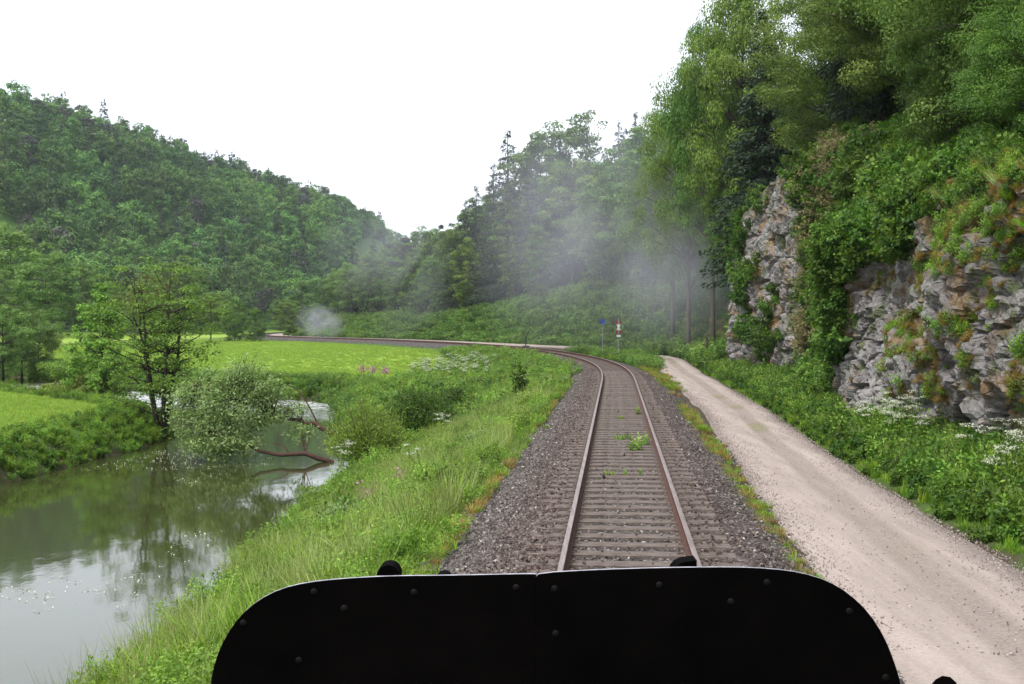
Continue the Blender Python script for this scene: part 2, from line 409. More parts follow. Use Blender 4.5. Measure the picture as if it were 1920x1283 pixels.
def height(x, y, parts=False):
    sh = np.shape(x); x = np.asarray(x, float).ravel(); y = np.asarray(y, float).ravel()
    s, d = sd_of(x, y); r = riv_r(x, y)
    nz = fbm(x * .12, y * .12, seed=3, o=3); nf = fbm(x * .9, y * .9, seed=9, o=3)
    zv = -1.7 + 1.0 * sm(45, 6, -d) * sm(105, 150, s) + .18 * nz
    zv = zv + (-2.72 - zv) * sm(80, 58, s) * sm(-15.5, -13, d)
    bank = sm(-2.0, 1.0, r + .35 * nf)
    z = -4.0 + (zv + 4.0) * bank
    k = np.interp(s, [-30, 40, 52, 80, 110, 140], [.47, .43, .36, .24, .16, .4])
    ze = -.60 - k * (-d - 2.4) + .08 * nf
    inner = np.where(d < -2.4, np.maximum(z, ze), -.42)
    # formation and gravel track bench
    pe = path_c(s) + path_w(s)
    e = d - pe
    bench = np.where(d < 2.3, -.42, -.56 + .32 * sm(112, 132, s))
    cl = sm(90, 78, s)
    cd = cliff_d(s) - pe; ch = cliff_h(s)
    ec = e - cd
    verge = -.56 + .08 * sm(0, .5, e) + .45 * sm(.3, 3.2, e)
    zc = np.where(ec < .9, verge, verge + ch * sm(.9, 2.6, ec) + .72 * np.maximum(ec - 3.0, 0))
    hb = np.interp(s, [80, 100, 150, 200, 240, 600], [5.5, 6.5, 6.0, 3.4, 3.0, 4])
    hs = np.interp(s, [80, 120, 160, 200, 240, 600], [.75, .62, .46, .26, .2, .2])
    zo = verge - .4 * sm(.3, 3.2, e) + hb * sm(.6, 9, e) + hs * np.maximum(e - 9, 0)
    cap = np.interp(s, [0, 90, 130, 180, 230, 300, 400, 600], [30, 28, 22, 14, 13, 18, 30, 40])
    zo = np.where(zo > cap, cap + (zo - cap) * .15, zo)
    zc = np.where(zc > 34, 34 + (zc - 34) * .1, zc)
    outer = zc * cl + zo * (1 - cl) + np.where(e > 4, .25 * nz + .15 * nf, 0)
    z = np.where(d < 0, inner, np.where(e < 0, bench, outer))
    t, eh = hill_coords(x, y)
    crest = np.interp(t, [-300, 0, 238, 382, 484, 592, 800], [126, 123, 109, 99, 87, 68, 54])
    hh = -1.5 + crest * sm(-10, 260, eh) ** .85 * (1 + .06 * fbm(x * .012, y * .012, seed=5)) + 1.5 * nz * sm(0, 40, eh)
    z = np.where((eh > -10) & (d < -20), np.maximum(z, hh), z)
    if parts: return z.reshape(sh), s.reshape(sh), d.reshape(sh), r.reshape(sh), e.reshape(sh), eh.reshape(sh), ec.reshape(sh)
    return z.reshape(sh)
def gz(x, y): return float(height(np.array([x]), np.array([y]))[0])

# ------------------------------------------------------------------ terrain sheet
def axis(segs):
    o = []
    for a, b, st in segs: o += list(np.arange(a, b, st))
    return np.array(o + [segs[-1][1]])
ax = axis([(-1200, -400, 40), (-400, -120, 8), (-120, -45, 2.5), (-45, -24, .8), (-24, 18, .32), (18, 40, 1), (40, 120, 4), (120, 900, 40)])
ay = axis([(-80, 8, 2), (8, 60, .34), (60, 130, .7), (130, 300, 2), (300, 1100, 10), (1100, 3000, 100)])
gx, gy = np.meshgrid(ax, ay); gzv, gs, gd, gr, ge, geh, gec = height(gx, gy, True)
ii = np.arange(len(ay) * len(ax)).reshape(len(ay), len(ax))
Q = np.stack([ii[:-1, :-1], ii[:-1, 1:], ii[1:, 1:], ii[1:, :-1]], -1).reshape(-1, 4)
meadow_m = sm(.9, 2.4, gr) * sm(-4.5, -9, gd + 0 * gx) * np.where((gs < 128) & (gs > 0) & (gd > -60), sm(0, 3, -gd - np.interp(gs, [0, 40, 60, 90, 110, 128], [30, 22, 17, 14.5, 9, 6]) - 0), 1) * sm(4, -6, geh)
# left bank peninsula is meadow too
meadow_m = np.where(gd > 0, 0, meadow_m)
meadow_m = np.maximum(meadow_m, sm(1.6, 3.0, gr) * (gx < -18) * (gy < 84) * sm(4, -6, geh))
nn = fbm(gx * .5, gy * .5, seed=21)
meadow_m = meadow_m * sm(1.5, .3, gzv)
soil_m = sm(.2, -.5, gr + nn * .6) * .9
soil_m = np.maximum(soil_m, sm(-.8, .2, ge) * sm(1.0, .3, ge) * .3)
soil_m = np.where((gd > -2.7) & (ge < .1), 1.0, soil_m)
me = qmesh('ground', np.stack([gx, gy, gzv], -1).reshape(-1, 3), Q, {'meadow': np.clip(meadow_m + nn * .15 * (meadow_m > .05), 0, 1).ravel(), 'soil': np.clip(soil_m, 0, 1).ravel()}, True)
tag(link('ground', me, M['ground']), kind='structure')

# water sheet
wx, wy = np.meshgrid(np.arange(-140, 2, 1.5), np.arange(-60, 165, 1.5))
wr = riv_r(wx.ravel(), wy.ravel()).reshape(wx.shape)
rapid = sm(76, 84, wy) * sm(118, 108, wy) * sm(-46, -38, wx) * sm(-2, -6, wx) * sm(1, -1, wr) + .35 * sm(66, 76, wy) * sm(84, 78, wy) * sm(-20, -12, wx)
ii = np.arange(wx.size).reshape(wx.shape)
Q = np.stack([ii[:-1, :-1], ii[:-1, 1:], ii[1:, 1:], ii[1:, :-1]], -1).reshape(-1, 4)
tag(link('river_water', qmesh('river_water', np.stack([wx, wy, np.full(wx.shape, WATER_Z)], -1).reshape(-1, 3), Q, {'rapid': np.clip(rapid, 0, 1).ravel()}, True), M['water']), kind='structure')

def ribbon(name, s, prof_fn, mat, attrs_fn):
    rows = []; A = {}
    for si in s:
        d, z, at_ = prof_fn(si)
        x, y, _ = tr(si, d); rows.append(np.stack([x, y, z], -1))
        for k2, v2 in at_.items(): A.setdefault(k2, []).append(v2)
    V = np.concatenate(rows); n = len(rows[0]); ii = np.arange(len(V)).reshape(-1, n)
    Q = np.stack([ii[:-1, :-1], ii[:-1, 1:], ii[1:, 1:], ii[1:, :-1]], -1).reshape(-1, 4)
    return tag(link(name, qmesh(name, V, Q, {k2: np.concatenate(v2) for k2, v2 in A.items()}, True), mat), kind='structure')
def prof_ballast(si):
    wob = .14 * vnoise(np.array([si * .5]), np.array([.5]), seed=4)[0]
    d = np.array([-3.6 + wob, -3.0, -2.6 + wob * .6, -2.2, -1.7, -1.35, -1.0, -.75, -.5, -.25, 0, .25, .5, .75, 1.0, 1.35, 1.7, 2.1, 2.35 + wob * .5, 2.5 + wob * .5])
    z = np.array([-1.15, -.80, -.56, -.36, -.21, -.19, -.20, -.215, -.21, -.205, -.205, -.205, -.21, -.215, -.20, -.19, -.2, -.32, -.49, -.62])
    z = z + .02 * vnoise(d * 3, d * 0 + si * 3, seed=8)
    return d, z, {'rust': np.interp(np.abs(d), [0, .5, .75, 1.2, 1.9, 2.6], [.15, .3, 1, .85, .25, .0])}
ribbon('ballast_bed', np.concatenate([np.arange(-10, 60, .3), np.arange(60, 420, 1.5)]), prof_ballast, M['ballast'], None)
def prof_path(si):
    c, w_ = path_c(si), path_w(si); q = np.linspace(-1.12, 1.12, 13)
    wob = .12 * vnoise(np.array([si * .35, si * .35 + 90]), np.array([.5, .5]), seed=14)
    d = c + q * w_ + np.interp(q, [-1, 1], wob)
    z = -.47 + .34 * float(sm(112, 132, si)) - .03 * np.cos(q * 2 * math.pi) + .015 * vnoise(d * 2, d * 0 + si * 2, seed=6) - .16 * sm(1.0, 1.12, np.abs(q))
    g = np.exp(-((q - .1) * 6) ** 2) * np.clip(vnoise(np.full(13, si * .35), q * 0, seed=31) * 2.2 - .1, 0, 1) * float(sm(14, 22, si))
    nr = float(sm(40, 20, si)); ed = np.where(q < 0, sm(.72 + .14 * nr, 1.02, -q), sm(.62 - .2 * nr, 1.0, q))
    return d, z, {'edge': ed, 'green': g * .8, 'rut': np.exp(-((q - .12) / .2) ** 2) * 1.15}
ribbon('gravel_path', np.concatenate([np.arange(-10, 60, .3), np.arange(60, 330, 1.0)]), prof_path, M['path'], None)

# ------------------------------------------------------------------ railway track: rails and sleepers
trk = empty('railway_track', (0, 0, 0)); tag(trk, 'single line railway track curving left along the river on wooden sleepers', 'railway track')
ss = np.concatenate([np.arange(-8, 60, 1.0), np.arange(60, 400, 1.5)])
prof = [(-.0625, -.165), (.0625, -.165), (.0625, -.152), (.010, -.13), (.009, -.045), (.034, -.034), (.034, -.006), (.027, 0), (-.027, 0), (-.034, -.006), (-.034, -.034), (-.009, -.045), (-.010, -.13), (-.0625, -.152)]
for g in (-.7525, .7525):
    V = []
    for si in ss:
        for px, pz in prof:
            x, y, _ = tr(si, g + px); V.append((x, y, pz + .004))
    n = len(prof); Q = [(i * n + k, i * n + (k + 1) % n, (i + 1) * n + (k + 1) % n, (i + 1) * n + k) for i in range(len(ss) - 1) for k in range(n)]
    me = qmesh('rail', np.array(V), np.array(Q)); o = link('rail', me, [M['railside'], M['railtop']], trk)
    me.polygons.foreach_set('material_index', np.array([1 if (i % n) in (6, 7, 8) else 0 for i in range(len(Q))], dtype=np.int32))
def sleeper_mesh():
    mb = MB(); n = 14; L = 2.6
    for sgn in (0,):
        V = []
        for i in range(n + 1):
            x = -L / 2 + L * i / n; j = random.uniform(-.006, .006)
            V += [(x, -.13 + j, -.16), (x, .13 + j, -.16), (x, .13 + j, 0 + j * .6), (x, .112 + j, .012), (x, -.112 + j, .012), (x, -.13 + j, 0 - j * .6)]
        f = [(i * 6 + k, i * 6 + (k + 1) % 6, (i + 1) * 6 + (k + 1) % 6, (i + 1) * 6 + k) for i in range(n) for k in range(6)]
        f += [tuple(range(6))[::-1], tuple(n * 6 + k for k in range(6))]; mb.add(V, f)
    for g in (-.7525, .7525):
        mb.box((g, 0, .012), (.30, .15, .014))
        for a in (-.1, .1): mb.box((g + a, .03, .03), (.035, .035, .035)); mb.box((g + a, -.03, .03), (.035, .035, .035))
    return mb
sm_variants = []
for k in range(4): sm_variants.append(sleeper_mesh().mesh('sleeper'))
s0 = 9.0; rest = []
for i in range(310):
    s = s0 + .62 * i
    x, y, th = tr(s, 0); z = -.178
    if i < 100:
        o = link('sleeper', sm_variants[i % 4], None if i >= 4 else M['sleeper'], trk); o.location = (float(x), float(y), z + random.uniform(-.008, .006))
        o.rotation_euler = (0, 0, -float(th) + random.uniform(-.012, .012))
    else: rest.append((float(x), float(y), z, -float(th)))
mb = MB()
for x, y, z, a in rest: mb.box((x, y, z - .07), (2.6, .26, .16), Matrix.Rotation(a, 3, 'Z'))
o = mb.build('sleepers', M['sleeper'], trk); o['kind'] = 'stuff'

# ballast stones
def stones(n, s_rng, d_rng, size, zfun, power=1.0):
    s = s_rng[0] + (s_rng[1] - s_rng[0]) * RNG.random(n) ** power; d = RNG.uniform(*d_rng, n)
    return s, d, size * RNG.uniform(.55, 1.35, n)
OCT = np.array([(1, 0, 0), (-1, 0, 0), (0, 1, 0), (0, -1, 0), (0, 0, 1), (0, 0, -1)], float)
OCF = np.array([(0, 2, 4), (2, 1, 4), (1, 3, 4), (3, 0, 4), (2, 0, 5), (1, 2, 5), (3, 1, 5), (0, 3, 5)])
def randrot(n, rng=RNG):
    q = rng.normal(size=(n, 4)); q /= np.linalg.norm(q, axis=1)[:, None]; w_, x, y, z = q.T
    return np.stack([np.stack([1 - 2 * (y * y + z * z), 2 * (x * y - z * w_), 2 * (x * z + y * w_)], -1),
                     np.stack([2 * (x * y + z * w_), 1 - 2 * (x * x + z * z), 2 * (y * z - x * w_)], -1),
                     np.stack([2 * (x * z - y * w_), 2 * (y * z + x * w_), 1 - 2 * (x * x + y * y)], -1)], 1)
def stone_mesh(P, size, rnd, rust, name):
    n = len(P); base = OCT[None] * (1 + RNG.uniform(-.35, .35, (n, 6, 1)))
    base = base * np.stack([RNG.uniform(.7, 1.3, n), RNG.uniform(.6, 1.1, n), RNG.uniform(.5, .9, n)], -1)[:, None, :]
    V = np.einsum('nij,nkj->nki', randrot(n), base) * (size * .5)[:, None, None] + P[:, None, :]
    Fc = (OCF[None] + (np.arange(n) * 6)[:, None, None]).reshape(-1, 3)
    return qmesh(name, V.reshape(-1, 3), Fc, {'rnd': np.repeat(rnd, 6), 'rust': np.repeat(rust, 6)})
PD = np.array([-3.6, -3.0, -2.6, -2.2, -1.7, -1.35, -1.0, -.75, -.5, 0, .5, .75, 1.0, 1.35, 1.7, 2.1, 2.35, 2.5]); PZ = np.array([-1.15, -.80, -.56, -.36, -.21, -.19, -.20, -.215, -.21, -.205, -.21, -.215, -.20, -.19, -.2, -.32, -.49, -.52])
n = 95000
s = 11 + 62 * RNG.random(n) ** 1.7; d = np.where(RNG.random(n) < .62, -1.0 - 1.85 * RNG.random(n) ** .85, RNG.uniform(-1.2, 2.65, n))
size = RNG.uniform(.030, .070, n)
ph = ((s - s0) / .62) % 1; onsl = (np.minimum(ph, 1 - ph) < .24) & (np.abs(d) < 1.3)
onrail = np.abs(np.abs(d) - .7525) < .075
keep = ~onrail & (~onsl | ((RNG.random(n) < .04) | ((np.abs(d) > .92) & (RNG.random(n) < .22)))); s, d, size, onsl = s[keep], d[keep], size[keep], onsl[keep]
x, y, _ = tr(s, d); z = np.interp(d, PD, PZ) + size * .12 + np.where(onsl, .045, 0)
rust = np.interp(np.abs(d), [0, .5, .75, 1.2, 2.0, 2.6], [.15, .35, 1, .9, .25, .0])
o = link('ballast_stones', stone_mesh(np.stack([x, y, z], -1), size, RNG.random(len(x)), rust, 'ballast_stones'), M['stone']); tag(o, 'loose grey brown ballast stones heaped around the sleepers and down the left shoulder', 'stones', kind='stuff')
n = 15000
s = 12 + 45 * RNG.random(n) ** 1.5; q = np.where(RNG.random(n) < .5, 1.02 - np.abs(RNG.normal(0, .30, n)), -1.0 + np.abs(RNG.normal(0, .22, n))); q = np.where(RNG.random(n) < .14, RNG.uniform(-1, 1, n), q)
size = RNG.uniform(.010, .034, n); x, y, _ = tr(s, path_c(s) + q * path_w(s))
o = link('path_stones', stone_mesh(np.stack([x, y, np.full(n, -.46) - .02 * np.cos(q * 6)], -1), size, RNG.random(n), np.zeros(n), 'path_stones'), M['pathstone']); tag(o, 'scattered small stones along both edges of the pale gravel track', 'stones', kind='stuff')

# ------------------------------------------------------------------ rock cliff
def cliff(name, s0_, s1_, ns, nv, lean, seed, block, label, capf, amp=1.0):
    ss_ = np.linspace(s0_, s1_, ns); vv = np.linspace(-.06, 1.16, nv); SS, VV = np.meshgrid(ss_, vv)
    H_ = cliff_h(SS) * capf(SS)
    endf = sm(0, .09, (SS - s0_) / (s1_ - s0_)) * sm(0, .06, (s1_ - SS) / (s1_ - s0_))
    v = np.clip(VV, -.1, 1); z = -.35 + v * H_
    back = np.maximum(VV - 1, 0) / .16 * 3.2
    d = cliff_d(SS) + lean(SS, v, H_) + back + (1 - endf) * 2.6
    z = z + back * .5
    x, y, th = tr(SS, d)
    f1, f2, cid = worley(x * block, y * block * .8, z * block * 1.35, seed)
    f1b, f2b, cidb = worley(x * block * 2.7, y * block * 2.2, z * block * 4.2, seed + 50)
    big = fbm(x * .22, y * .22, z * .22, seed, 3)
    disp = 1.1 * amp * big + .55 * amp * (cid - .5) + .22 * (cidb - .5) - .30 * sm(.10, 0, f2 - f1) - .10 * sm(.12, 0, f2b - f1b) + .12 * fbm(x * 2.5, y * 2.5, z * 4, seed + 9, 4)
    disp *= sm(-.06, .03, VV) * .5 + .5
    x = x - np.cos(th) * disp; y = y + np.sin(th) * disp; z = z + .12 * (cidb - .5)
    ii = np.arange(SS.size).reshape(SS.shape)
    Q = np.stack([ii[:-1, :-1], ii[:-1, 1:], ii[1:, 1:], ii[1:, :-1]], -1).reshape(-1, 4)
    P = np.stack([x, y, z], -1)
    o = link(name, qmesh(name, P.reshape(-1, 3), Q, {'soil': (sm(.93, 1.02, VV + .06 * big)).ravel()}), M['rock'])
    tag(o, label, 'rock face', 'limestone outcrops along the gravel track', 'structure')
    return P
lean1 = lambda s, v, H_: .05 * v * H_ + .25 * np.sin(v * 5 + s * .3)
cap1 = lambda s: np.interp(s, [10, 38, 44], [1, 1, .7])
P1 = cliff('rock_face', 9, 44, 430, 110, lean1, 11, .85, 'near limestone rock face with ochre moss beside the gravel track', cap1)
lean2 = lambda s, v, H_: .5 * np.sin(v * math.pi * .9) * -1.0 + .08 * v * H_ + np.interp(s, [52, 64], [2.0, 0])
P2 = cliff('rock_face', 53, 80.5, 260, 130, lean2, 23, .6, 'tall smooth limestone buttress jutting out further along the gravel track', lambda s: np.ones_like(s), .6)
P3 = None

# ------------------------------------------------------------------ leaves and trees
def unit(n, rng):
    v = rng.normal(size=(n, 3)); return v / np.linalg.norm(v, axis=1)[:, None]
def leaves(P, size, rng, up=.5, out=None, droop=0.0, wid=.55, face=0.0):
    n = len(P); a = unit(n, rng)
    if out is not None: a = a + out * (1 if face == 0 else .3)
    a[:, 2] -= droop
    if face > 0:      # leaves lie like tiles on the outside of their clump
        m = unit(n, rng) * .8 + out * face; m[:, 2] += up; m /= np.linalg.norm(m, axis=1)[:, None]
        a = a - m * (a * m).sum(1)[:, None]; a[:, 2] -= droop * .4
    a /= np.linalg.norm(a, axis=1)[:, None]
    if face == 0: m = unit(n, rng); m[:, 2] += up
    b = np.cross(m, a); b /= np.linalg.norm(b, axis=1)[:, None] + 1e-6
    L = (size * rng.uniform(.6, 1.3, n))[:, None]; W = L * wid
    nrm = np.cross(a, b)
    V = np.stack([P, P + a * L * .45 + b * W * .5 + nrm * L * .06, P + a * L, P + a * L * .5 - b * W * .5 + nrm * L * .06], 1)
    return V.reshape(-1, 3)
def leafmesh(name, V, rnd):
    n = len(V) // 4; return qmesh(name, V, np.arange(n * 4).reshape(n, 4), {'rnd': np.repeat(rnd, 4)})
def broad(seed, h, rad, base, ncl, nleaf, lsize, trunk_r=.22, rc=.30, shape='round', wood_n=7, lean=(0, 0), stems=1, flat=.62, droop=.3, dens_pow=.45, hollow=.5, face=1.3):
    """deciduous tree: leaf clumps carried on limbs that leave the trunk; returns trunk mesh and crown mesh"""
    rng = np.random.default_rng(seed); mb = MB(); C = []
    zc = base + (h - base) * .5; hz = (h - base) * .5
    for i in range(ncl):
        u = unit(1, rng)[0]; rr = hollow + (1 - hollow) * rng.random() ** dens_pow
        if shape == 'round': k = 1.0
        elif shape == 'cone': k = 1.0 - .55 * max(u[2], -.4)
        else: k = 1
        c = np.array([u[0] * rad * rr * k, u[1] * rad * rr * k, zc + u[2] * hz * rr])
        c[:2] *= (1 + .22 * rng.normal()); c[0] += lean[0] * (c[2] / h); c[1] += lean[1] * (c[2] / h)
        c[2] = min(c[2], h); C.append(c)
    C = np.array(C)
    # trunk(s)
    tips = []
    for k in range(stems):
        a = 2 * math.pi * k / stems + rng.random(); sp = (rad * .28 if stems > 1 else 0)
        pts = []; nn_ = 8
        for i in range(nn_ + 1):
            t = i / nn_; q = t * h * .9
            pts.append((math.cos(a) * sp * t ** .7 * 1.4 + lean[0] * t + .12 * rng.normal() * t * rad * .12, math.sin(a) * sp * t ** .7 * 1.4 + lean[1] * t + .12 * rng.normal() * t * rad * .12, q - .25 * (i == 0)))
        r0 = trunk_r * (.62 if stems > 1 else 1)
        mb.tube(pts, [r0 * (1.25 if i == 0 else 1) * (1 - .88 * i / nn_) for i in range(nn_ + 1)], wood_n)
        tips.append(np.array(pts))
    for c in C[::1 if ncl < 160 else 2]:
        T = tips[rng.integers(len(tips))]; zt = max(base * .75, min(c[2] - .35 * math.hypot(c[0], c[1]) * 1.0, h * .8)); i = int(np.argmin(abs(T[:, 2] - zt)))
        p0 = T[i]; mid = (p0 + c) / 2 + np.array([rng.normal() * .06 * rad, rng.normal() * .06 * rad, .05 * rad])
        r0 = trunk_r * .30 * (1 - .5 * i / 8)
        mb.tube([p0, mid, c], [r0, r0 * .6, r0 * .2], 4 if wood_n < 8 else 5, False)
    per = rng.multinomial(nleaf, rng.dirichlet(np.ones(ncl) * 6))
    idx = np.repeat(np.arange(ncl), per); u = unit(nleaf, rng); u[:, 2] = np.abs(u[:, 2]) * np.where(rng.random(nleaf) < .75, 1, -1)
    cr = rad * rc * rng.uniform(.65, 1.3, ncl)[idx]
    off = u * (cr * rng.random(nleaf) ** .33)[:, None]; off[:, 2] *= flat
    P = C[idx] + off
    tone = (rng.normal(0, .12, ncl))[idx]
    V = leaves(P, np.full(nleaf, lsize), rng, up=.7, out=u, droop=droop, face=face, wid=.62)
    rnd = np.clip(rng.normal(.45, .22, nleaf) + tone, 0, 1)
    return mb.mesh('trunk', True), leafmesh('crown', V, rnd)
def spruce(seed, h, rad, nleaf, lsize, base=.08, sparse=1.0, jag=.25):
    rng = np.random.default_rng(seed); mb = MB()
    mb.tube([(0, 0, -.3), (0, 0, h * .5), (0, 0, h)], [h * .014, h * .009, .02], 7)
    nb = int(270 * sparse); bt = base + (1 - base) * rng.random(nb) ** 1.15; ang = rng.random(nb) * 6.283
    L = rad * (1 - bt) ** .8 * rng.uniform(1 - jag, 1 + jag, nb) + .12
    idx = rng.choice(nb, nleaf, p=L / L.sum()); u = rng.random(nleaf) ** .75
    r = L[idx] * u; side = rng.normal(0, .13, nleaf) * (r + .3); a = ang[idx]
    z = bt[idx] * h - .32 * r + .10 * L[idx] * u ** 3 - np.abs(rng.normal(0, .05 * rad, nleaf))
    P = np.stack([np.cos(a) * r - np.sin(a) * side, np.sin(a) * r + np.cos(a) * side, z], -1)
    out = np.stack([np.cos(a), np.sin(a), -.35 + 0 * a], -1) * 1.4
    V = leaves(P, np.full(nleaf, lsize), rng, up=.6, out=out, droop=.2, wid=.42)
    for i in range(0, nb, 2):
        p0 = np.array([0, 0, bt[i] * h]); p1 = p0 + np.array([math.cos(ang[i]) * L[i], math.sin(ang[i]) * L[i], -.25 * L[i]])
        mb.tube([p0, p1], [.03, .01], 3, False)
    return mb.mesh('trunk', True), leafmesh('crown', V, np.clip(rng.normal(.45, .22, nleaf) + .15 * (u - .5), 0, 1))

PLANTS = {}
def kind(key, meshes, leafm, barkm):
    t, c = meshes; t.materials.append(M[barkm]); c.materials.append(M[leafm]); PLANTS[key] = (t, c)
def plant(name, key, loc, sc, rz, label, cat, group=None, parts=('trunk', 'crown'), tilt=None):
    e = empty(name, loc, rz, sc)
    if tilt: e.rotation_euler = (tilt[0], tilt[1], rz)
    tag(e, label, cat, group)
    for pn, me in zip(parts, PLANTS[key]):
        if me is not None: link(pn, me, None, e)
    return e
# far hillside kinds (18 m tall), forest kinds, cliff kinds
for i in range(3): kind('farb%d' % i, broad(100 + i, 17, 5.2, 2.5, 38, 3000, .78, .3, .34, wood_n=4, hollow=.72, face=2.2, flat=.75), 'far', 'bark')
for i in range(2): kind('fars%d' % i, spruce(120 + i, 21, 3.6, 1500, .9), 'spruce', 'barkdark')
kind('farp0', broad(130, 18, 3.6, 7, 26, 1300, .7, .25, .30, wood_n=4), 'pine', 'barkdark')
for i in range(4): kind('midb%d' % i, broad(200 + i, 18, 4.6, [1.6, 3.5, 1.2, 5][i], 95, 13000, .36, .22, .24, wood_n=6, hollow=.42), ['beech', 'beech2', 'beech', 'beech2'][i], 'bark')
for i in range(2): kind('mids%d' % i, spruce(220 + i, 25, 4.2, 15000, .34, jag=.4), 'spruce', 'barkdark')
kind('midp0', broad(230, 20, 3.4, 8, 46, 5000, .34, .22, .26, wood_n=6), 'pine', 'barkdark')
kind('thin0', broad(231, 20, 3.6, 6, 60, 2600, .34, .2, .22, wood_n=6), 'beech2', 'bark')
for i in range(3): kind('nearb%d' % i, broad(300 + i, 11, 4.2, .8, 170, 78000, .115, .2, .22, wood_n=8, hollow=.35, droop=.45), ['beech', 'beech2', 'beech'][i], 'bark')
kind('nearh', broad(305, 11, 3.5, 3.0, 120, 52000, .115, .2, .24, wood_n=8, hollow=.3, droop=.45), 'beech', 'bark')
kind('nears', spruce(310, 16, 3.0, 26000, .26, jag=.35), 'spruce', 'barkdark')

def scatter_min(n, gen, dist):
    pts = []; cell = {}
    for _ in range(n):
        p = gen()
        if p is None: continue
        k = (int(p[0] // dist), int(p[1] // dist)); ok = True
        for i in (-1, 0, 1):
            for j in (-1, 0, 1):
                for q in cell.get((k[0] + i, k[1] + j), ()):
                    if (q[0] - p[0]) ** 2 + (q[1] - p[1]) ** 2 < dist * dist: ok = False
        if ok: pts.append(p); cell.setdefault(k, []).append(p)
    return pts

# ---- GN scatter: one object that repeats given plants
def scatter_obj(name, P, rot, scl, protos, kidx, label, cat):
    """protos: list of mesh-bearing objects present in the scene; P (n,3), rot (n,3), scl (n)"""
    n = len(P); me = bpy.data.meshes.new(name); me.vertices.add(n); me.vertices.foreach_set('co', np.asarray(P, np.float32).ravel())
    a = me.attributes.new('rot', 'FLOAT_VECTOR', 'POINT'); a.data.foreach_set('vector', np.asarray(rot, np.float32).ravel())
    a = me.attributes.new('scl', 'FLOAT', 'POINT'); a.data.foreach_set('value', np.asarray(scl, np.float32))
    a = me.attributes.new('kid', 'INT', 'POINT'); a.data.foreach_set('value', np.asarray(kidx, np.int32))
    o = link(name, me); g = bpy.data.node_groups.new(name, 'GeometryNodeTree')
    g.interface.new_socket('Geometry', in_out='INPUT', socket_type='NodeSocketGeometry'); g.interface.new_socket('Geometry', in_out='OUTPUT', socket_type='NodeSocketGeometry')
    N = g.nodes; gi = N.new('NodeGroupInput'); go = N.new('NodeGroupOutput'); jn = N.new('GeometryNodeJoinGeometry')
    def named(nm, ty):
        x = N.new('GeometryNodeInputNamedAttribute'); x.data_type = ty; x.inputs['Name'].default_value = nm
        return [q for q in x.outputs if q.enabled and q.name == 'Attribute'][0]
    rt, sc_, kd = named('rot', 'FLOAT_VECTOR'), named('scl', 'FLOAT'), named('kid', 'INT')
    for i, pr in enumerate(protos):
        oi = N.new('GeometryNodeObjectInfo'); oi.inputs['Object'].default_value = pr; oi.inputs['As Instance'].default_value = True
        ip = N.new('GeometryNodeInstanceOnPoints'); cmp_ = N.new('FunctionNodeCompare'); cmp_.data_type = 'INT'; cmp_.operation = 'EQUAL'
        ci = [q for q in cmp_.inputs if q.enabled and q.type == 'INT']
        g.links.new(kd, ci[0]); ci[1].default_value = i
        g.links.new(gi.outputs[0], ip.inputs['Points']); g.links.new(cmp_.outputs[0], ip.inputs['Selection'])
        g.links.new(oi.outputs['Geometry'], ip.inputs['Instance']); g.links.new(rt, ip.inputs['Rotation']); g.links.new(sc_, ip.inputs['Scale'])
        g.links.new(ip.outputs[0], jn.inputs[0])
    g.links.new(jn.outputs[0], go.inputs[0])
    md = o.modifiers.new('scatter', 'NODES'); md.node_group = g
    return tag(o, label, cat, kind='stuff')

#==TREES==
# ------------------------------------------------------------------ left hillside forest
rl = random.Random(5)
def gen_left():
    t = rl.uniform(-120, 1150); e = rl.uniform(-4, 262)
    x = -150 + t * .394 - e * .919; y = 240 + t * .919 + e * .394
    if y < 200 or x / y < -.50 or x / y > .0: return None
    if rl.random() < .35 and y > 600: return None
    return (x, y, t, e)
LT = scatter_min(15000, gen_left, 7.6)
LZ = height(np.array([p[0] for p in LT]), np.array([p[1] for p in LT]))
rows = []
for (x, y, t, e), z in zip(LT, LZ):
    con = .10 + .30 * float(sm(.0, .5, fbm(np.array([x * .02]), np.array([y * .02]), seed=77)[0])) + .22 * float(sm(120, 230, e))
    u = rl.random(); k = 0
    if u < con: k = 3 + rl.choice([0, 1, 2, 2])
    else: k = rl.randrange(3)
    rows.append((math.hypot(x, y), x, y, float(z), k, e, rl.uniform(.62, 1.25) * (.85 if e > 200 else 1)))
rows.sort(); keys = ['farb0', 'farb1', 'farb2', 'fars0', 'fars1', 'farp0']; PROTO = {}
stuffrows = []; cntb = cntc = 0
for r0, x, y, z, k, e, sc in rows:
    con = k >= 3
    lim = (cntc < 60) if con else (cntb < 150)
    if lim:
        zone = 'at the foot of' if e < 45 else ('on the lower slope of' if e < 110 else 'high on')
        if con:
            cntc += 1; nm, lb, ct = ('spruce_tree', 'dark narrow conifer among broadleaf trees %s the wooded hill' % zone, 'conifer')
        else:
            cntb += 1; nm, lb, ct = ('broadleaf_tree', 'rounded green broadleaf tree in the forest %s the wooded hill' % zone, 'tree')
        o = plant(nm, keys[k], (x, y, z - .3), sc, rl.uniform(0, 6.28), lb, ct, ('conifers' if con else 'broadleaf trees') + ' ' + zone + ' the left hill')
        PROTO.setdefault(k, [c for c in o.children if c.name.startswith('crown')][0])
    else: stuffrows.append((x, y, z - .3, k, sc))
for k in range(6):
    if k not in PROTO: 
        PROTO[k] = PROTO[[q for q in PROTO][0]]
a = np.array(stuffrows)
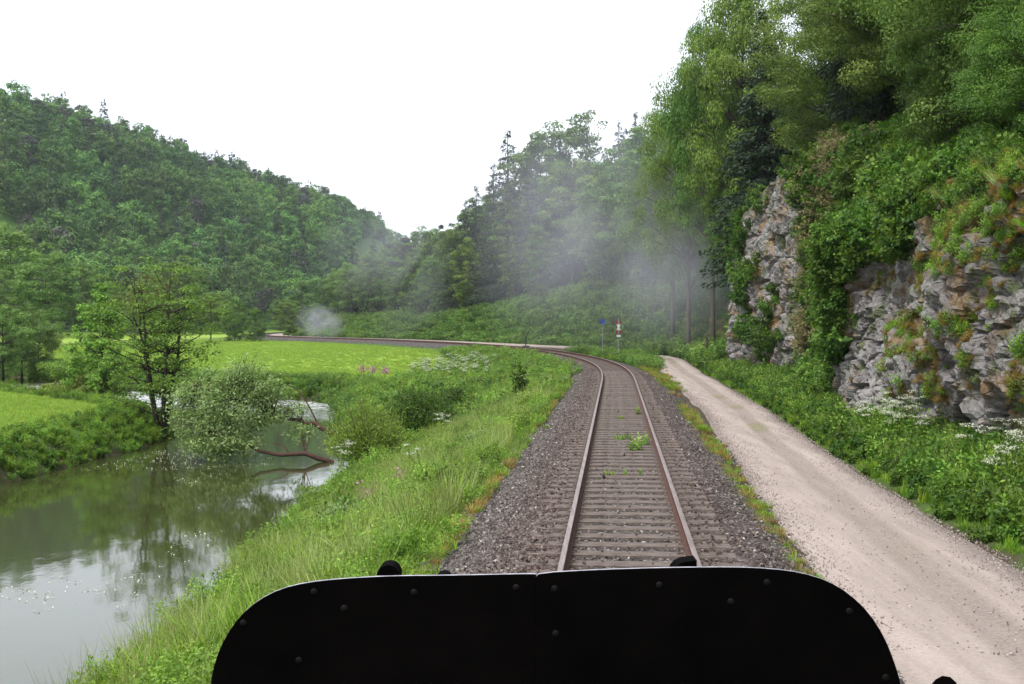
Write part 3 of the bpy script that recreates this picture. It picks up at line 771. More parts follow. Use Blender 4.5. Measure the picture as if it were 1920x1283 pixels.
scatter_obj('hillside_forest', a[:, :3], np.stack([0 * a[:, 0], 0 * a[:, 0], RNG.uniform(0, 6.28, len(a))], -1), a[:, 4], [PROTO[k] for k in range(6)], a[:, 3], 'distant mixed forest covering the upper slope and ridge of the left hill', 'forest')

# ------------------------------------------------------------------ right-hand forest behind the green bank
rr_ = random.Random(9)
def gen_right():
    s = rr_.uniform(84, 640); e = 8.5 + 58 * rr_.random() ** 1.3
    x, y, _ = tr(s, float(path_c(s) + path_w(s)) + e)
    x, y = float(x), float(y)
    if y < 80 or x / y > .24: return None
    return (x, y, s, e)
RT = scatter_min(5200, gen_right, 5.2)
RS, RDD = sd_of([p[0] for p in RT], [p[1] for p in RT]); RZ = height(np.array([p[0] for p in RT]), np.array([p[1] for p in RT]))
seen = 0; rest_r = []
SKY = lambda p: float(np.interp(p, [560, 640, 700, 760, 800, 840, 870, 900, 960, 1000, 1050, 1100, 1150, 1200, 1250, 1300, 1340], [560, 478, 455, 432, 420, 402, 388, 365, 330, 285, 250, 236, 240, 228, 190, 70, -100]))
order = sorted(range(len(RT)), key=lambda i: RT[i][3] * 2 + RT[i][1] * .15)
mk = ['midb0', 'midb1', 'midb2', 'midb3', 'mids0', 'midp0']; MP = {}
for i in order:
    x, y, s, e = RT[i]; z = float(RZ[i]); u = rr_.random()
    k = rr_.randrange(4) if u < .80 else (4 if u < .93 else 5)
    sc = rr_.uniform(.75, 1.05) * float(np.interp(y, [80, 120, 200, 260, 500], [.8, 1.0, 1.0, .8, .8]))
    if e < 12 and k < 4: sc *= .75
    hp = 18 if k < 4 else (25 if k == 4 else 20); ppx = 960 + 2300 * x / y
    ztop = at(960, SKY(ppx), y)[2]
    sc = min(sc, (ztop - z) / hp * rr_.uniform(.82, 1.0))
    if sc < .36: continue
    if seen < 210:
        seen += 1
        front = e < 20
        if k < 4: nm, lb, ct, gp = 'broadleaf_tree', ('leafy green tree at the front edge of the forest above the green bank' if front else 'leafy green tree deeper in the forest right of the valley'), 'tree', 'broadleaf trees of the right forest ' + ('edge' if front else 'interior')
        else: nm, lb, ct, gp = 'spruce_tree', ('dark conifer at the front edge of the forest above the green bank' if front else 'dark conifer deeper in the forest right of the valley'), 'conifer', 'conifers of the right forest ' + ('edge' if front else 'interior')
        o = plant(nm, mk[k], (x, y, z - .3), sc, rr_.uniform(0, 6.28), lb, ct, gp)
        MP.setdefault(k, [c for c in o.children if c.name.startswith('crown')][0])
    else: rest_r.append((x, y, z - .3, k if k in MP else 0, sc))
if rest_r:
    a = np.array(rest_r)
    scatter_obj('valley_forest', a[:, :3], np.stack([0 * a[:, 0], 0 * a[:, 0], RNG.uniform(0, 6.28, len(a))], -1), a[:, 4], [MP.get(k, MP[0]) for k in range(6)], a[:, 3], 'back rows of the forest climbing the slope right of the valley', 'forest')
def surveyed(name, key, px, ytop, Y, hproto, label, cat, group=None, tw=1.0, z0=None):
    x, y, zt = at(px, ytop, Y); zg = gz(x, y) if z0 is None else z0
    sc = (zt - zg) / hproto
    return plant(name, key, (x, y, zg - .2), (sc * tw, sc * tw, sc), px * .37, label, cat, group)
surveyed('spruce_tree', 'mids0', 952, 240, 183, 25, 'tallest pointed spruce standing clear above the forest left of the smoke', 'conifer', tw=1.15)
surveyed('spruce_tree', 'mids1', 925, 300, 187, 25, 'second tallest spruce, just left of the tallest pointed one', 'conifer', tw=.95)
surveyed('spruce_tree', 'mids0', 893, 345, 192, 25, 'bluish dark conifer lower left of the two tall spruces', 'conifer', tw=1.1)
surveyed('spruce_tree', 'mids1', 872, 372, 196, 25, 'short dark conifer at the left end of the tall spruce group', 'conifer', tw=1.2)
surveyed('spruce_tree', 'mids1', 985, 300, 190, 25, 'dark spruce just right of the tallest pointed one', 'conifer', tw=1.1)
surveyed('thin_tree', 'thin0', 1100, 195, 176, 20, 'thin open-crowned tree poking highest above the forest behind the smoke', 'tree')
surveyed('broadleaf_tree', 'midb1', 1050, 225, 180, 18, 'broad leafy tree top on the skyline right of the tall spruce', 'tree')
surveyed('broadleaf_tree', 'midb3', 1015, 262, 183, 18, 'leafy tree top on the skyline next to the tall spruce', 'tree')
surveyed('spruce_tree', 'mids0', 1192, 205, 168, 25, 'small pointed conifer tip on the skyline near the cliff trees', 'conifer', tw=.9)
surveyed('spruce_tree', 'mids1', 1160, 220, 170, 25, 'slender conifer tip left of the small skyline conifer', 'conifer', tw=.8)
surveyed('broadleaf_tree', 'midb0', 1135, 330, 150, 18, 'pale green tree with drooping layers in the middle of the smoke', 'tree', tw=1.2)
surveyed('broadleaf_tree', 'midb2', 1230, 235, 140, 18, 'leafy tree between the smoke and the overhanging cliff trees', 'tree', tw=1.1)
surveyed('spruce_tree', 'mids0', 662, 452, 262, 25, 'dark ragged spruce at the far bend above the pale strip of road', 'conifer', tw=1.3)
surveyed('spruce_tree', 'mids1', 700, 447, 270, 25, 'dark spruce beside the ragged one at the far bend', 'conifer', tw=1.3)

# ------------------------------------------------------------------ trees and bushes on the cliff
cliffrows = []
rc_ = random.Random(21)
for s in np.arange(14, 112, 3.4):
    for row, (de, hgt) in enumerate(((2.3, .72), (6.5, 1.0), (12, 1.15), (18, 1.2))):
        s2 = s + rc_.uniform(-1.4, 1.4); 
        if row == 0 and s2 < 80: continue
        if row == 1 and 40 < s2 < 60: continue
        if s2 > 78 and row < 2: continue
        if s2 < 26 and row > 2: continue
        d_ = float(cliff_d(s2)) + de + rc_.uniform(-.7, .7) + (1.4 if s2 < 44 else 0) + (1.5 if s2 > 80 else 0)
        x, y, th = tr(s2, d_); cliffrows.append((float(x), float(y), float(s2), row, hgt, float(th)))
for i, (x, y, s2, row, hgt, th) in enumerate(cliffrows):
    z = gz(x, y); key = 'nearb%d' % rc_.randrange(3)
    if row > 0 and rc_.random() < .12: key = 'nears'
    sc = hgt * rc_.uniform(.8, 1.15)
    if s2 < 30: sc *= .75
    zone = 'above the near rock face' if s2 < 44 else ('above the tall buttress' if s2 < 80 else 'on the slope just beyond the buttress')
    rown = ['leaning out over the edge', 'in the first row', 'in the second row', 'at the back'][row]
    nm = 'spruce_tree' if key == 'nears' else 'overhanging_tree'
    plant(nm, key, (x, y, z - .4), sc, rc_.uniform(0, 6.28), '%s %s, %s' % ('dark spruce' if key == 'nears' else 'bright green leafy tree', rown, zone), 'conifer' if key == 'nears' else 'tree', 'trees %s %s' % (rown, zone), tilt=(0, -.32 if row == 0 else -.14, ))

surveyed('overhanging_tree', 'nearh', 1392, -70, 90, 11, 'tallest leafy tree rising out of the picture beyond the buttress', 'tree', tw=.45)
surveyed('overhanging_tree', 'nearh', 1338, 40, 96, 11, 'leafy tree with ragged outline against the sky left of the tallest one', 'tree', tw=.45)
surveyed('overhanging_tree', 'nearh', 1292, 130, 106, 11, 'lower leafy tree on the skyline stepping down towards the forest', 'tree', tw=.5)
surveyed('overhanging_tree', 'nearh', 1262, 185, 118, 11, 'last leafy tree on the skyline before the forest proper', 'tree', tw=.5)
surveyed('overhanging_tree', 'nearh', 1392, 262, 90, 11, 'leafy tree hanging beside the left edge of the buttress', 'tree', tw=.5)
surveyed('spruce_tree', 'nears', 1432, 10, 84, 16, 'tall dark ivy-clad conifer just behind the top of the buttress', 'conifer', tw=1.0)
def slope_tree(px, py, Y, h, key, lb, lean_=-.2, base=None):
    """tree whose crown middle is seen at px, py; stands on the slope below it"""
    x, y, zc_ = at(px, py, Y); sc_ = h / 11
    s_, d_ = sd_of([x + .22 * h], [y]); s_, d_ = float(s_[0]), max(float(d_[0]), float(cliff_d(s_[0])) + 2.2 + .36 * h)
    x, y, _ = tr(s_, d_); x, y = float(x), float(y)
    plant('overhanging_tree', key, (x, y, gz(x, y) - .3), sc_, px * .7, lb, 'tree', tilt=(0, lean_))
slope_tree(1560, 60, 58, 15, 'nearb0', 'large leafy tree reaching out above the top of the buttress')
slope_tree(1500, 200, 60, 11, 'nearb1', 'leafy tree overhanging just above the top of the buttress')
slope_tree(1620, 130, 48, 12, 'nearb2', 'broad leafy tree above the brown ivy of the gully')
slope_tree(1610, 250, 44, 6.5, 'nearb0', 'low spreading tree hanging into the head of the gully')
slope_tree(1740, 60, 38, 11, 'nearb1', 'leafy tree high above the left half of the near rock face')
slope_tree(1770, 150, 34, 5.5, 'nearb2', 'low leafy tree just above the left half of the near rock face')
slope_tree(1860, 60, 29, 8, 'nearb0', 'leafy tree high above the right half of the near rock face')
slope_tree(1890, 150, 26, 4, 'nearb1', 'small leafy tree on the brow of the near rock face at the right edge')
slope_tree(1930, 20, 22, 7, 'nearb2', 'leafy tree in the upper right corner of the picture')
slope_tree(1680, -20, 50, 13, 'nearb1', 'tall leafy tree cut by the top edge above the gully')
slope_tree(1800, -20, 34, 10, 'nearb0', 'tall leafy tree cut by the top edge above the near rock face')
slope_tree(1470, 40, 68, 15, 'nearb2', 'tall leafy tree standing behind the buttress top')
# ------------------------------------------------------------------ valley trees left
def own(name, key, meshes, leafm, barkm, loc, label, cat, rz=0, group=None, sc=1, parts=('trunk', 'crown')):
    kind(key, meshes, leafm, barkm); return plant(name, key, loc, sc, rz, label, cat, group, parts)
for px, yt, Y, w_, key, lb in ((20, 420, 215, 1.3, 'midb1', 'tall pale tree at the left edge, left of two similar round trees'), (85, 468, 205, 1.2, 'midb3', 'pale round tree right of the tall one at the left edge'),
        (150, 490, 215, 1.2, 'midb1', 'pale round tree behind the slender riverside tree'), (335, 478, 225, 1.3, 'midb1', 'big bright dome-shaped tree behind the many-stemmed alder'),
        (395, 545, 215, 1.2, 'midb3', 'greyish tree right of the big dome-shaped tree'), (440, 560, 205, 1.25, 'midb0', 'round tree at the far meadow edge, left of a pair'),
        (478, 575, 200, 1.1, 'midb2', 'smaller round tree touching the right side of its bigger neighbour at the far meadow edge'), (540, 560, 225, 1.2, 'midb1', 'lone round pale tree at the far meadow edge left of the smoke'),
        (598, 568, 235, 1.25, 'midb1', 'grey green round tree half veiled by smoke at the far bend'), (98, 575, 165, 1.1, 'midb0', 'small dark round tree at the edge of the far meadow on the left'),
        (270, 520, 230, 1.2, 'midb2', 'dark round tree at the hill foot behind the alder'), (210, 530, 235, 1.2, 'midb0', 'dark round tree at the hill foot behind the slender tree'), (-20, 500, 190, 1.2, 'midb1', 'pale tree cut by the left edge of the picture')):
    x, y, zt = at(px, yt, Y); surveyed('broadleaf_tree', key, px, yt, Y, 18, lb, 'tree', tw=w_, z0=-1.6)
kind('riverb', broad(410, 10, 3.6, .6, 90, 15000, .22, .16, .24, wood_n=6), 'beech2', 'barkdark')
for px, yt, Y, tw_, lb in ((40, 555, 118, 1.0, 'dark leafy tree over the river pool at the left edge'), (5, 560, 112, 1.0, 'olive tree on the far river bank cut by the left edge'), (72, 590, 122, .9, 'low bushy tree right of the dark tree over the river pool')):
    surveyed('riverside_tree', 'riverb', px, yt, Y, 10, lb, 'tree', tw=tw_, z0=-2.6)

# alder with several stems at the water's edge
x, y, z = at(303, 822, 59)
ta, ca = broad(404, 8.7, 3.4, 1.0, 300, 12500, .13, .19, .16, wood_n=7, stems=5, flat=.4, hollow=.12, dens_pow=.6, droop=.15)
rngb = np.random.default_rng(8); cb_ = []
for i in range(38):
    c = np.array([-.9, 0, 7.0]) + unit(1, rngb)[0] * [1.5, 1.4, 1.2] * rngb.random() ** .5; cb_.append(c + rngb.normal(0, .18, (24, 3)))
cb_ = np.concatenate(cb_)
e = own('alder_tree', 'alder', (ta, ca), 'alder', 'barkdark', (x, y, -2.85), 'open-crowned alder with several thin stems standing at the water edge', 'tree')
cm = leafmesh('crown_top', leaves(cb_, np.full(len(cb_), .10), rngb, .4, wid=.6), rngb.random(len(cb_))); o = link('crown_top', cm, M['alderbrown'], e); o['label'] = 'thin brownish leaves at the upper left of the crown'
own('slender_tree', 'slender', broad(420, 7.7, 1.8, .1, 110, 15000, .16, .10, .22, wood_n=7, shape='cone', hollow=.1, flat=.55), 'herb', 'barkdark', (at(193, 740, 72)[0], 72, -2.7), 'slender yellow green tree left of the alder on the far side of the bank', 'tree')
own('low_bush', 'lowb', broad(421, 2.0, 1.8, 0, 50, 12000, .15, .05, .35, wood_n=5, hollow=.3), 'alder', 'barkdark', (at(158, 742, 73)[0], 73, -2.6), 'low leafy bush at the foot of the slender tree', 'bush')
own('riverside_bush', 'lowb2', broad(422, 2.2, 2.3, 0, 40, 9000, .15, .05, .35, wood_n=5, hollow=.3), 'herb', 'barkdark', (at(120, 700, 107)[0] , 110, -2.6), 'pale rounded bush beside the bright rapids at the left', 'bush')

# leaning willow reaching over the river
def willow():
    rng = np.random.default_rng(12); mb = MB(); P = []
    # two limbs starting at the right bank (origin), going left (-x) over the water
    def limb(pts, r, n=8):
        pts = [np.array(p, float) for p in pts]; q_ = []
        for a_, b_ in zip(pts[:-1], pts[1:]):
            for t_ in (0, .33, .66): q_.append(a_ + (b_ - a_) * t_ + rng.normal(0, r * .38, 3))
        pts = q_ + [pts[-1]]; mb.tube(pts, [r * (1 - .7 * i / (len(pts) - 1)) for i in range(len(pts))], n, False); return pts
    A = limb([(.35, 0, .55), (-.5, .1, .95), (-1.3, .1, 1.1), (-2.2, .0, 1.5), (-3.4, -.1, 1.9), (-4.6, 0, 2.3)], .085)
    B = limb([(.25, -.6, -.25), (-.5, -.7, -.12), (-1.2, -.75, .02), (-2.0, -.7, .0), (-2.8, -.5, .35), (-3.8, -.4, .7), (-4.6, -.3, 1.0)], .095)
    C_ = limb([(-.3, .1, .85), (-.8, .2, 1.75), (-1.15, .2, 2.2), (-1.5, .2, 2.35)], .035, 6)
    D_ = limb([(-2.2, 0, 1.5), (-2.7, .2, 2.5), (-3.0, .2, 3.2)], .06)
    limb([(-1.2, -.75, .02), (-1.5, -.5, .3), (-1.9, -.4, .35)], .04, 5)
    for k_ in range(9):
        a_ = A[4 + k_ % 8]; limb([a_, a_ + [-.3, rng.normal() * .2, .25 + .2 * rng.random()], a_ + [-.7 + rng.normal() * .3, rng.normal() * .4, .5 + .4 * rng.random()]], .018, 4)
    cen = [(-2.9, 0, 2.9, .95), (-2.4, .1, 2.3, .8), (-3.6, 0, 2.4, 1.1), (-4.3, .1, 1.8, 1.1), (-3.3, -.3, 1.5, 1.2), (-4.6, -.2, 1.1, 1.0), (-3.9, -.4, .7, 1.1), (-3.1, -.5, .4, .8), (-2.4, -.2, 1.2, .7), (-4.9, .1, 1.9, .6), (-1.9, .1, 1.9, .55), (-2.0, .2, 1.35, .45), (-1.2, .3, 1.6, .35), (-.9, .2, .9, .3), (-3.8, -.5, .0, .7), (-4.3, -.3, .25, .6)]
    for (a, b, c, r) in cen:
        src = A if c > 1.0 else B
        for j in range(int(26 * r * rng.uniform(.6, 1.2))):
            u = unit(1, rng)[0]; q = np.array([a, b, c]) + u * r * np.array([.95, 1.1, .75]) * rng.random() ** .5
            k = src[int(np.argmin([np.linalg.norm(q - p) for p in src]))]
            m = (k + q) / 2 + rng.normal(0, .12, 3); mb.tube([k, m, q], [.022, .014, .006], 3, False)
            nl = 78
            t = rng.random(nl) ** .5; P.append(q + rng.normal(0, .2, (nl, 3)) * [1.2, 1.2, .55] + (m - q) * (t[:, None] * .7))
    P = np.concatenate(P)
    V = leaves(P, np.full(len(P), .14), rng, .9, unit(len(P), rng), .3, .36, face=.5)
    return mb.mesh('trunk', True), leafmesh('crown', V, np.clip(rng.normal(.5, .25, len(P)), 0, 1))
x, y, z = at(615, 855, 50)
own('leaning_willow', 'willow', willow(), 'willow', 'barkred', (x, 50, -2.65), 'grey green willow fallen sideways over the river on reddish limbs', 'tree', sc=1.17)

def bushmesh(seed, h, rad, ncl, nl, ls, droop=.0, upout=1.0, wid=.3):
    rng = np.random.default_rng(seed); mb = MB(); P = []; O = []
    for i in range(ncl):
        a = rng.random() * 6.283; q = rng.random() ** .6; el = q * 1.25
        dr = np.array([math.cos(a) * math.sin(el), math.sin(a) * math.sin(el), math.cos(el)]); L = (rad * math.sin(el) ** 2 + h * math.cos(el) ** 2) * rng.uniform(.75, 1.05)
        pts = [np.zeros(3), dr * L * .5 + np.array([0, 0, .05]), dr * L]
        mb.tube(pts, [.02, .012, .004], 3, False)
        t = rng.uniform(.3, 1.0, nl); P.append(np.outer(t, dr * L) + rng.normal(0, .07 * rad, (nl, 3))); O.append(np.repeat(dr[None], nl, 0))
    P = np.concatenate(P); O = np.concatenate(O); P[:, 2] = np.abs(P[:, 2])
    return mb.mesh('stems', True), leafmesh('foliage', leaves(P, np.full(len(P), ls), rng, .3, O * upout, droop, wid), np.clip(rng.normal(.5, .25, len(P)), 0, 1))
x, y, z = at(690, 878, 47)
own('osier_bush', 'osier', bushmesh(31, 1.95, 1.6, 420, 55, .10, 0, 1.1), 'osier', 'bark', (x, y, -2.9), 'round yellow green willow bush at the water edge beside the fallen tree', 'bush', parts=('stems', 'foliage'), sc=(1.15, 1.1, 1.3))
x, y, z = at(785, 842, 56)
own('bank_bush', 'bankb', bushmesh(32, 2.2, 2.0, 420, 55, .11, 0, .5, .5), 'shrub', 'bark', (x, y, gz(x, y) - .1), 'darker green bush just behind the round willow bush', 'bush', parts=('stems', 'foliage'), sc=(1.15, 1.1, 1.15))
x, y, z = at(850, 800, 62)
own('bank_bush', 'bankb2', bushmesh(33, 1.7, 1.6, 300, 50, .11, 0, .5, .5), 'shrub', 'bark', (x, y, gz(x, y) - .1), 'mid green bush on the bank right of the darker bush', 'bush', parts=('stems', 'foliage'), sc=(1.1, 1.1, 1.1))

# ------------------------------------------------------------------ ground plants: prototypes that really stand in the scene
def tuft(seed, n, h, spread, wid=.012, bend=.35, seg=3):
    rng = np.random.default_rng(seed); V = []; Qs = []; rn = []
    for i in range(n):
        a = rng.random() * 6.283; r = spread * rng.random() ** .7; b0 = np.array([math.cos(a) * r, math.sin(a) * r, 0]); a2 = a + rng.normal(0, .7)
        L = h * rng.uniform(.5, 1.15); out = np.array([math.cos(a2), math.sin(a2), 0]); sd = np.array([-out[1], out[0], 0]); bd = bend * rng.uniform(.3, 1.5); k0 = len(V)
        for j in range(seg + 1):
            t = j / seg; c = b0 + out * bd * L * t * t + np.array([0, 0, L * (t - .25 * bd * t * t)]); w_ = wid * (1 - t * .93)
            V += [c - sd * w_, c + sd * w_]
        Qs += [(k0 + 2 * j, k0 + 2 * j + 1, k0 + 2 * j + 3, k0 + 2 * j + 2) for j in range(seg)]; rn += [rng.random()] * (2 * (seg + 1))
    return qmesh('blades', np.array(V), np.array(Qs), {'rnd': np.array(rn)})
def herb(seed, n, h, spread, ls, wid=.5, droop=.1):
    rng = np.random.default_rng(seed); ns = max(4, n // 26); P = []; O = []
    for i in range(ns):
        a = rng.random() * 6.283; r = spread * rng.random() ** .5; L = h * rng.uniform(.55, 1.1)
        base = np.array([math.cos(a) * r, math.sin(a) * r, 0]); t = rng.random(n // ns) ** .7
        P.append(base * (1 + .3 * t[:, None]) + np.outer(t * L, [0, 0, 1]) + rng.normal(0, .04, (len(t), 3)) * [1, 1, .5])
        u = unit(len(t), rng); u[:, 2] = .2; O.append(u)
    P = np.concatenate(P); O = np.concatenate(O); P[:, 2] = np.maximum(P[:, 2], .01)
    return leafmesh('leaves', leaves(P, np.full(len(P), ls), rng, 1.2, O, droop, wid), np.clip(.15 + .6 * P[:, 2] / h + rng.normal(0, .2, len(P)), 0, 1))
def umbel(seed, h=.9, fl='white', nst=5):
    rng = np.random.default_rng(seed); mb = MB(); P = []; W = []
    for i in range(nst):
        a = rng.random() * 6.28; L = h * rng.uniform(.7, 1.1); tip = np.array([math.cos(a) * .16 * h, math.sin(a) * .16 * h, L]); mb.tube([(0, 0, 0), tip * .55, tip], [.006, .004, .003], 3, False)
        for j in range(rng.integers(3, 6)):
            u = unit(1, rng)[0]; c = tip + np.array([u[0] * .11, u[1] * .11, .03 + abs(u[2]) * .05]); mb.tube([tip * .8, c], [.003, .002], 3, False)
            W.append(c + rng.normal(0, 1, (16, 3)) * [.035, .035, .008])
        t = rng.random(26); P.append(np.outer(t * .8, tip) + rng.normal(0, .09, (26, 3)) * [1, 1, .4])
    W = np.concatenate(W); P = np.concatenate(P)
    return mb.mesh('stem'), leafmesh('leaves', leaves(P, np.full(len(P), .10), rng, 1, wid=.35), rng.random(len(P))), leafmesh('flowers', leaves(W, np.full(len(W), .021), rng, 1.5, wid=.9), rng.random(len(W)))

G = {}
def proto(name, key, me, mat, pos, label, cat):
    me.materials.append(M[mat]); x, y = pos; o = link(name, me, None, None, (x, y, gz(x, y))); tag(o, label, cat, kind='stuff' if key in ('h1', 'h2', 'h3', 'iv', 'bb', 'us', 'us2') else None); G[key] = o; return o
def tp(s, d): x, y, _ = tr(s, d); return float(x), float(y)
proto('grass_tuft', 'g1', tuft(1, 70, .42, .16), 'grass', tp(19.0, -3.2), 'green grass tuft at the foot of the ballast shoulder nearest the black plate', 'grass tuft')
proto('grass_tuft', 'g2', tuft(2, 60, .62, .14, .010, .5), 'grass', tp(22.5, -3.8), 'taller bent grass tuft on the railway embankment', 'grass tuft')
proto('seeding_grass', 'pg', tuft(3, 46, .70, .15, .007, .45), 'paleg', tp(24.5, -4.9), 'pale seeding grass tuft on the railway embankment', 'grass tuft')
proto('dry_grass_tuft', 'dg', tuft(4, 60, .26, .13, .008, .7), 'dry', tp(17.6, -2.5), 'dry ochre grass tuft at the ballast edge', 'grass tuft')
proto('short_grass_tuft', 'sg', tuft(5, 60, .20, .22, .010, .5), 'grass', tp(20.5, 2.2), 'short green grass tuft between ballast and gravel track', 'grass tuft')
proto('nettle_clump', 'h1', herb(6, 330, .55, .24, .085), 'herb', tp(21.5, -5.6), 'leafy green nettle clump on the near embankment', 'plant')
proto('nettle_clump', 'h2', herb(7, 420, .95, .28, .10, .42), 'herb', tp(33, -5.6), 'taller leafy clump on the embankment beside the river', 'plant')
proto('dark_herb_clump', 'h3', herb(8, 300, .6, .30, .12, .6), 'shrub', tp(30, float(path_c(30) + path_w(30)) + 1.3), 'dark leafy clump in the verge below the near rock face', 'plant')
proto('meadow_grass', 'mg', tuft(9, 50, .26, .26, .012, .45, 2), 'meadowg', (-22.5, 48), 'tuft of meadow grass on the near bank edge of the left field', 'grass tuft')
proto('moss_cushion', 'mo', tuft(10, 90, .20, .16, .010, .9), 'moss', tp(30, float(cliff_d(30)) - .4), 'ochre moss cushion at the foot of the near rock face', 'moss')
proto('undergrowth_shrub', 'us', herb(11, 520, 1.15, .75, .20, .5), 'under', tp(128, float(path_c(128) + path_w(128)) + 3), 'leafy bramble on the green bank behind the railway crossing sign', 'shrub')
proto('undergrowth_shrub', 'us2', herb(12, 460, .8, .85, .17, .45), 'under', tp(122, float(path_c(122) + path_w(122)) + 2), 'low bramble at the foot of the green bank', 'shrub')
proto('brown_brush', 'bb', herb(13, 420, .7, .8, .15, .35), 'brush', tp(98, float(path_c(98) + path_w(98)) + 6), 'tan dry brush on the slope beyond the tall buttress', 'shrub')
proto('ivy_clump', 'iv', herb(14, 620, .8, .55, .12, .75), 'shrub', tp(50, float(cliff_d(50)) + .6), 'dark ivy clump at the foot of the gully between the two rock faces', 'ivy')

def scatter(name, s, d, keys_, probs, scl, label, cat, zoff=-.03, tilt=.12, zfun=None):
    x, y, th = tr(s, d); z = height(x, y) if zfun is None else zfun
    n = len(x); k = RNG.choice(len(keys_), n, p=probs)
    rot = np.stack([RNG.normal(0, tilt, n), RNG.normal(0, tilt, n), RNG.uniform(0, 6.28, n)], -1)
    return scatter_obj(name, np.stack([x, y, z + zoff], -1), rot, scl, [G[q] for q in keys_], k, label, cat)
# embankment left of the rails
n = 9500
s = 12 + 50 * RNG.random(n) ** 1.15; wd = np.interp(s, [12, 60], [5.6, 6.2]); d = -2.35 - (wd + .7) * RNG.random(n) ** .9
x, y, _ = tr(s, d); patch = fbm(x * .45, y * .45, seed=41, o=3)
rr2 = riv_r(x, y); keep = (height(x, y) > WATER_Z + .03)
s, d, patch = s[keep], d[keep], patch[keep]; n = len(s)
z0_ = d > -3.0
sc = RNG.uniform(.6, 1.1, n) * np.where(z0_, .55, 1) * np.interp(s, [12, 30, 60], [.7, .85, 1.1])
A_ = patch > .18; B_ = patch < -.2; C_ = ~(A_ | B_)
scatter('bank_grass', s[A_], d[A_], ['g1', 'g2', 'pg', 'h1'], [.28, .22, .4, .1], sc[A_], 'long green grass growing down the embankment to the river', 'grass')
scatter('bank_herbs', s[B_], d[B_], ['h1', 'h2', 'g1', 'pg'], [.45, .2, .2, .15], sc[B_], 'leafy herbs and nettles growing down the embankment to the river', 'ground cover')
scatter('bank_mixed_grass', s[C_], d[C_], ['g1', 'g2', 'pg', 'h1', 'h2'], [.2, .15, .4, .17, .08], sc[C_], 'mixed pale and green grass on the embankment', 'grass')
n = 700; s = 13 + 60 * RNG.random(n); d = -2.3 - np.abs(RNG.normal(0, .25, n))
keep = fbm(s * .25, s * 0, seed=51) > -.15; s, d = s[keep], d[keep]
scatter('dry_grass', s, d, ['dg', 'sg', 'h1'], [.6, .25, .15], RNG.uniform(.3, .75, len(s)), 'dry ochre grass fringe along the left edge of the ballast', 'grass', zoff=.10)
# rough triangle between rails and meadow
n = 5200; s = 55 + 82 * RNG.random(n); wd = np.interp(s, [40, 60, 90, 110, 137], [8.5, 14, 10, 5.5, 3.5]); d = -2.45 - wd * RNG.random(n)
x, y, _ = tr(s, d); keep = height(x, y) > WATER_Z + .1; s, d = s[keep], d[keep]
scatter('rough_herbs', s, d, ['h2', 'h1', 'pg', 'us2'], [.25, .3, .35, .1], RNG.uniform(.55, 1.1, len(s)), 'tall rough herbs and grass between the curve of the rails and the meadow', 'ground cover')
# strip between ballast and gravel track
n = 1700; s = 12 + 75 * RNG.random(n) ** 1.1; d = np.interp(s, [12, 30, 75, 90], [1.95, 2.1, 2.6, 3.6]) + RNG.normal(0, .10, n) * np.interp(s, [12, 40, 90], [1, 1.6, 4])
keep = fbm(s * .45, d * 1.2, seed=61) > -.1; s, d = s[keep], d[keep]
scatter('verge_strip_grass', s, d, ['sg', 'dg'], [.68, .32], RNG.uniform(.4, .85, len(s)) * np.interp(s, [12, 90], [.7, 1.5]), 'thin strip of short yellow green grass between ballast and gravel track', 'grass', zoff=.07)
# verge right of the gravel track
n = 6500; s = 10 + 82 * RNG.random(n) ** 1.2; pe = path_c(s) + path_w(s); d = pe + .12 + (cliff_d(s) - pe + .3) * RNG.random(n) ** .9
near = (d - pe) < .7
sc = RNG.uniform(.6, 1.05, n) * np.where(near, .5, 1.0)
scatter('verge_grass', s[near], d[near], ['sg', 'g1', 'h3'], [.45, .4, .15], sc[near] * 1.2, 'short bright grass at the right edge of the gravel track', 'grass')
scatter('verge_herbs', s[~near], d[~near], ['g1', 'h3', 'h1', 'g2', 'pg'], [.2, .38, .22, .1, .1], sc[~near], 'lush green herbs in the verge below the rock faces', 'ground cover')
# bank beyond: undergrowth
n = 5200; s = 80 + 190 * RNG.random(n); e = .5 + 11.5 * RNG.random(n); d = path_c(s) + path_w(s) + e
br = (s < 112) & (e > 3) & (RNG.random(n) < .8)
scatter('undergrowth', s[~br], d[~br], ['us', 'us2'], [.5, .5], RNG.uniform(.6, 1.2, (~br).sum()), 'dense green brambles and ferns covering the bank below the forest', 'ground cover')
scatter('dry_brush', s[br], d[br], ['bb', 'us2'], [.7, .3], RNG.uniform(.6, 1.1, br.sum()), 'tan dry brush on the slope between the buttress and the smoke', 'ground cover')
n = 1000; s = 80 + 40 * RNG.random(n); d = np.interp(s, [80, 100, 120, 140], [3.1, 3.3, 3.4, 3.2]) + (path_c(s) - path_w(s) - 3.3) * RNG.random(n)
keep = d < path_c(s) - path_w(s) - .1; s, d = s[keep], d[keep]
scatter('crossing_grass', s, d, ['g1', 'g2', 'h1', 'us2'], [.35, .2, .3, .15], RNG.uniform(.6, 1.0, len(s)), 'green grass between the bend of the rails and the gravel track', 'grass')
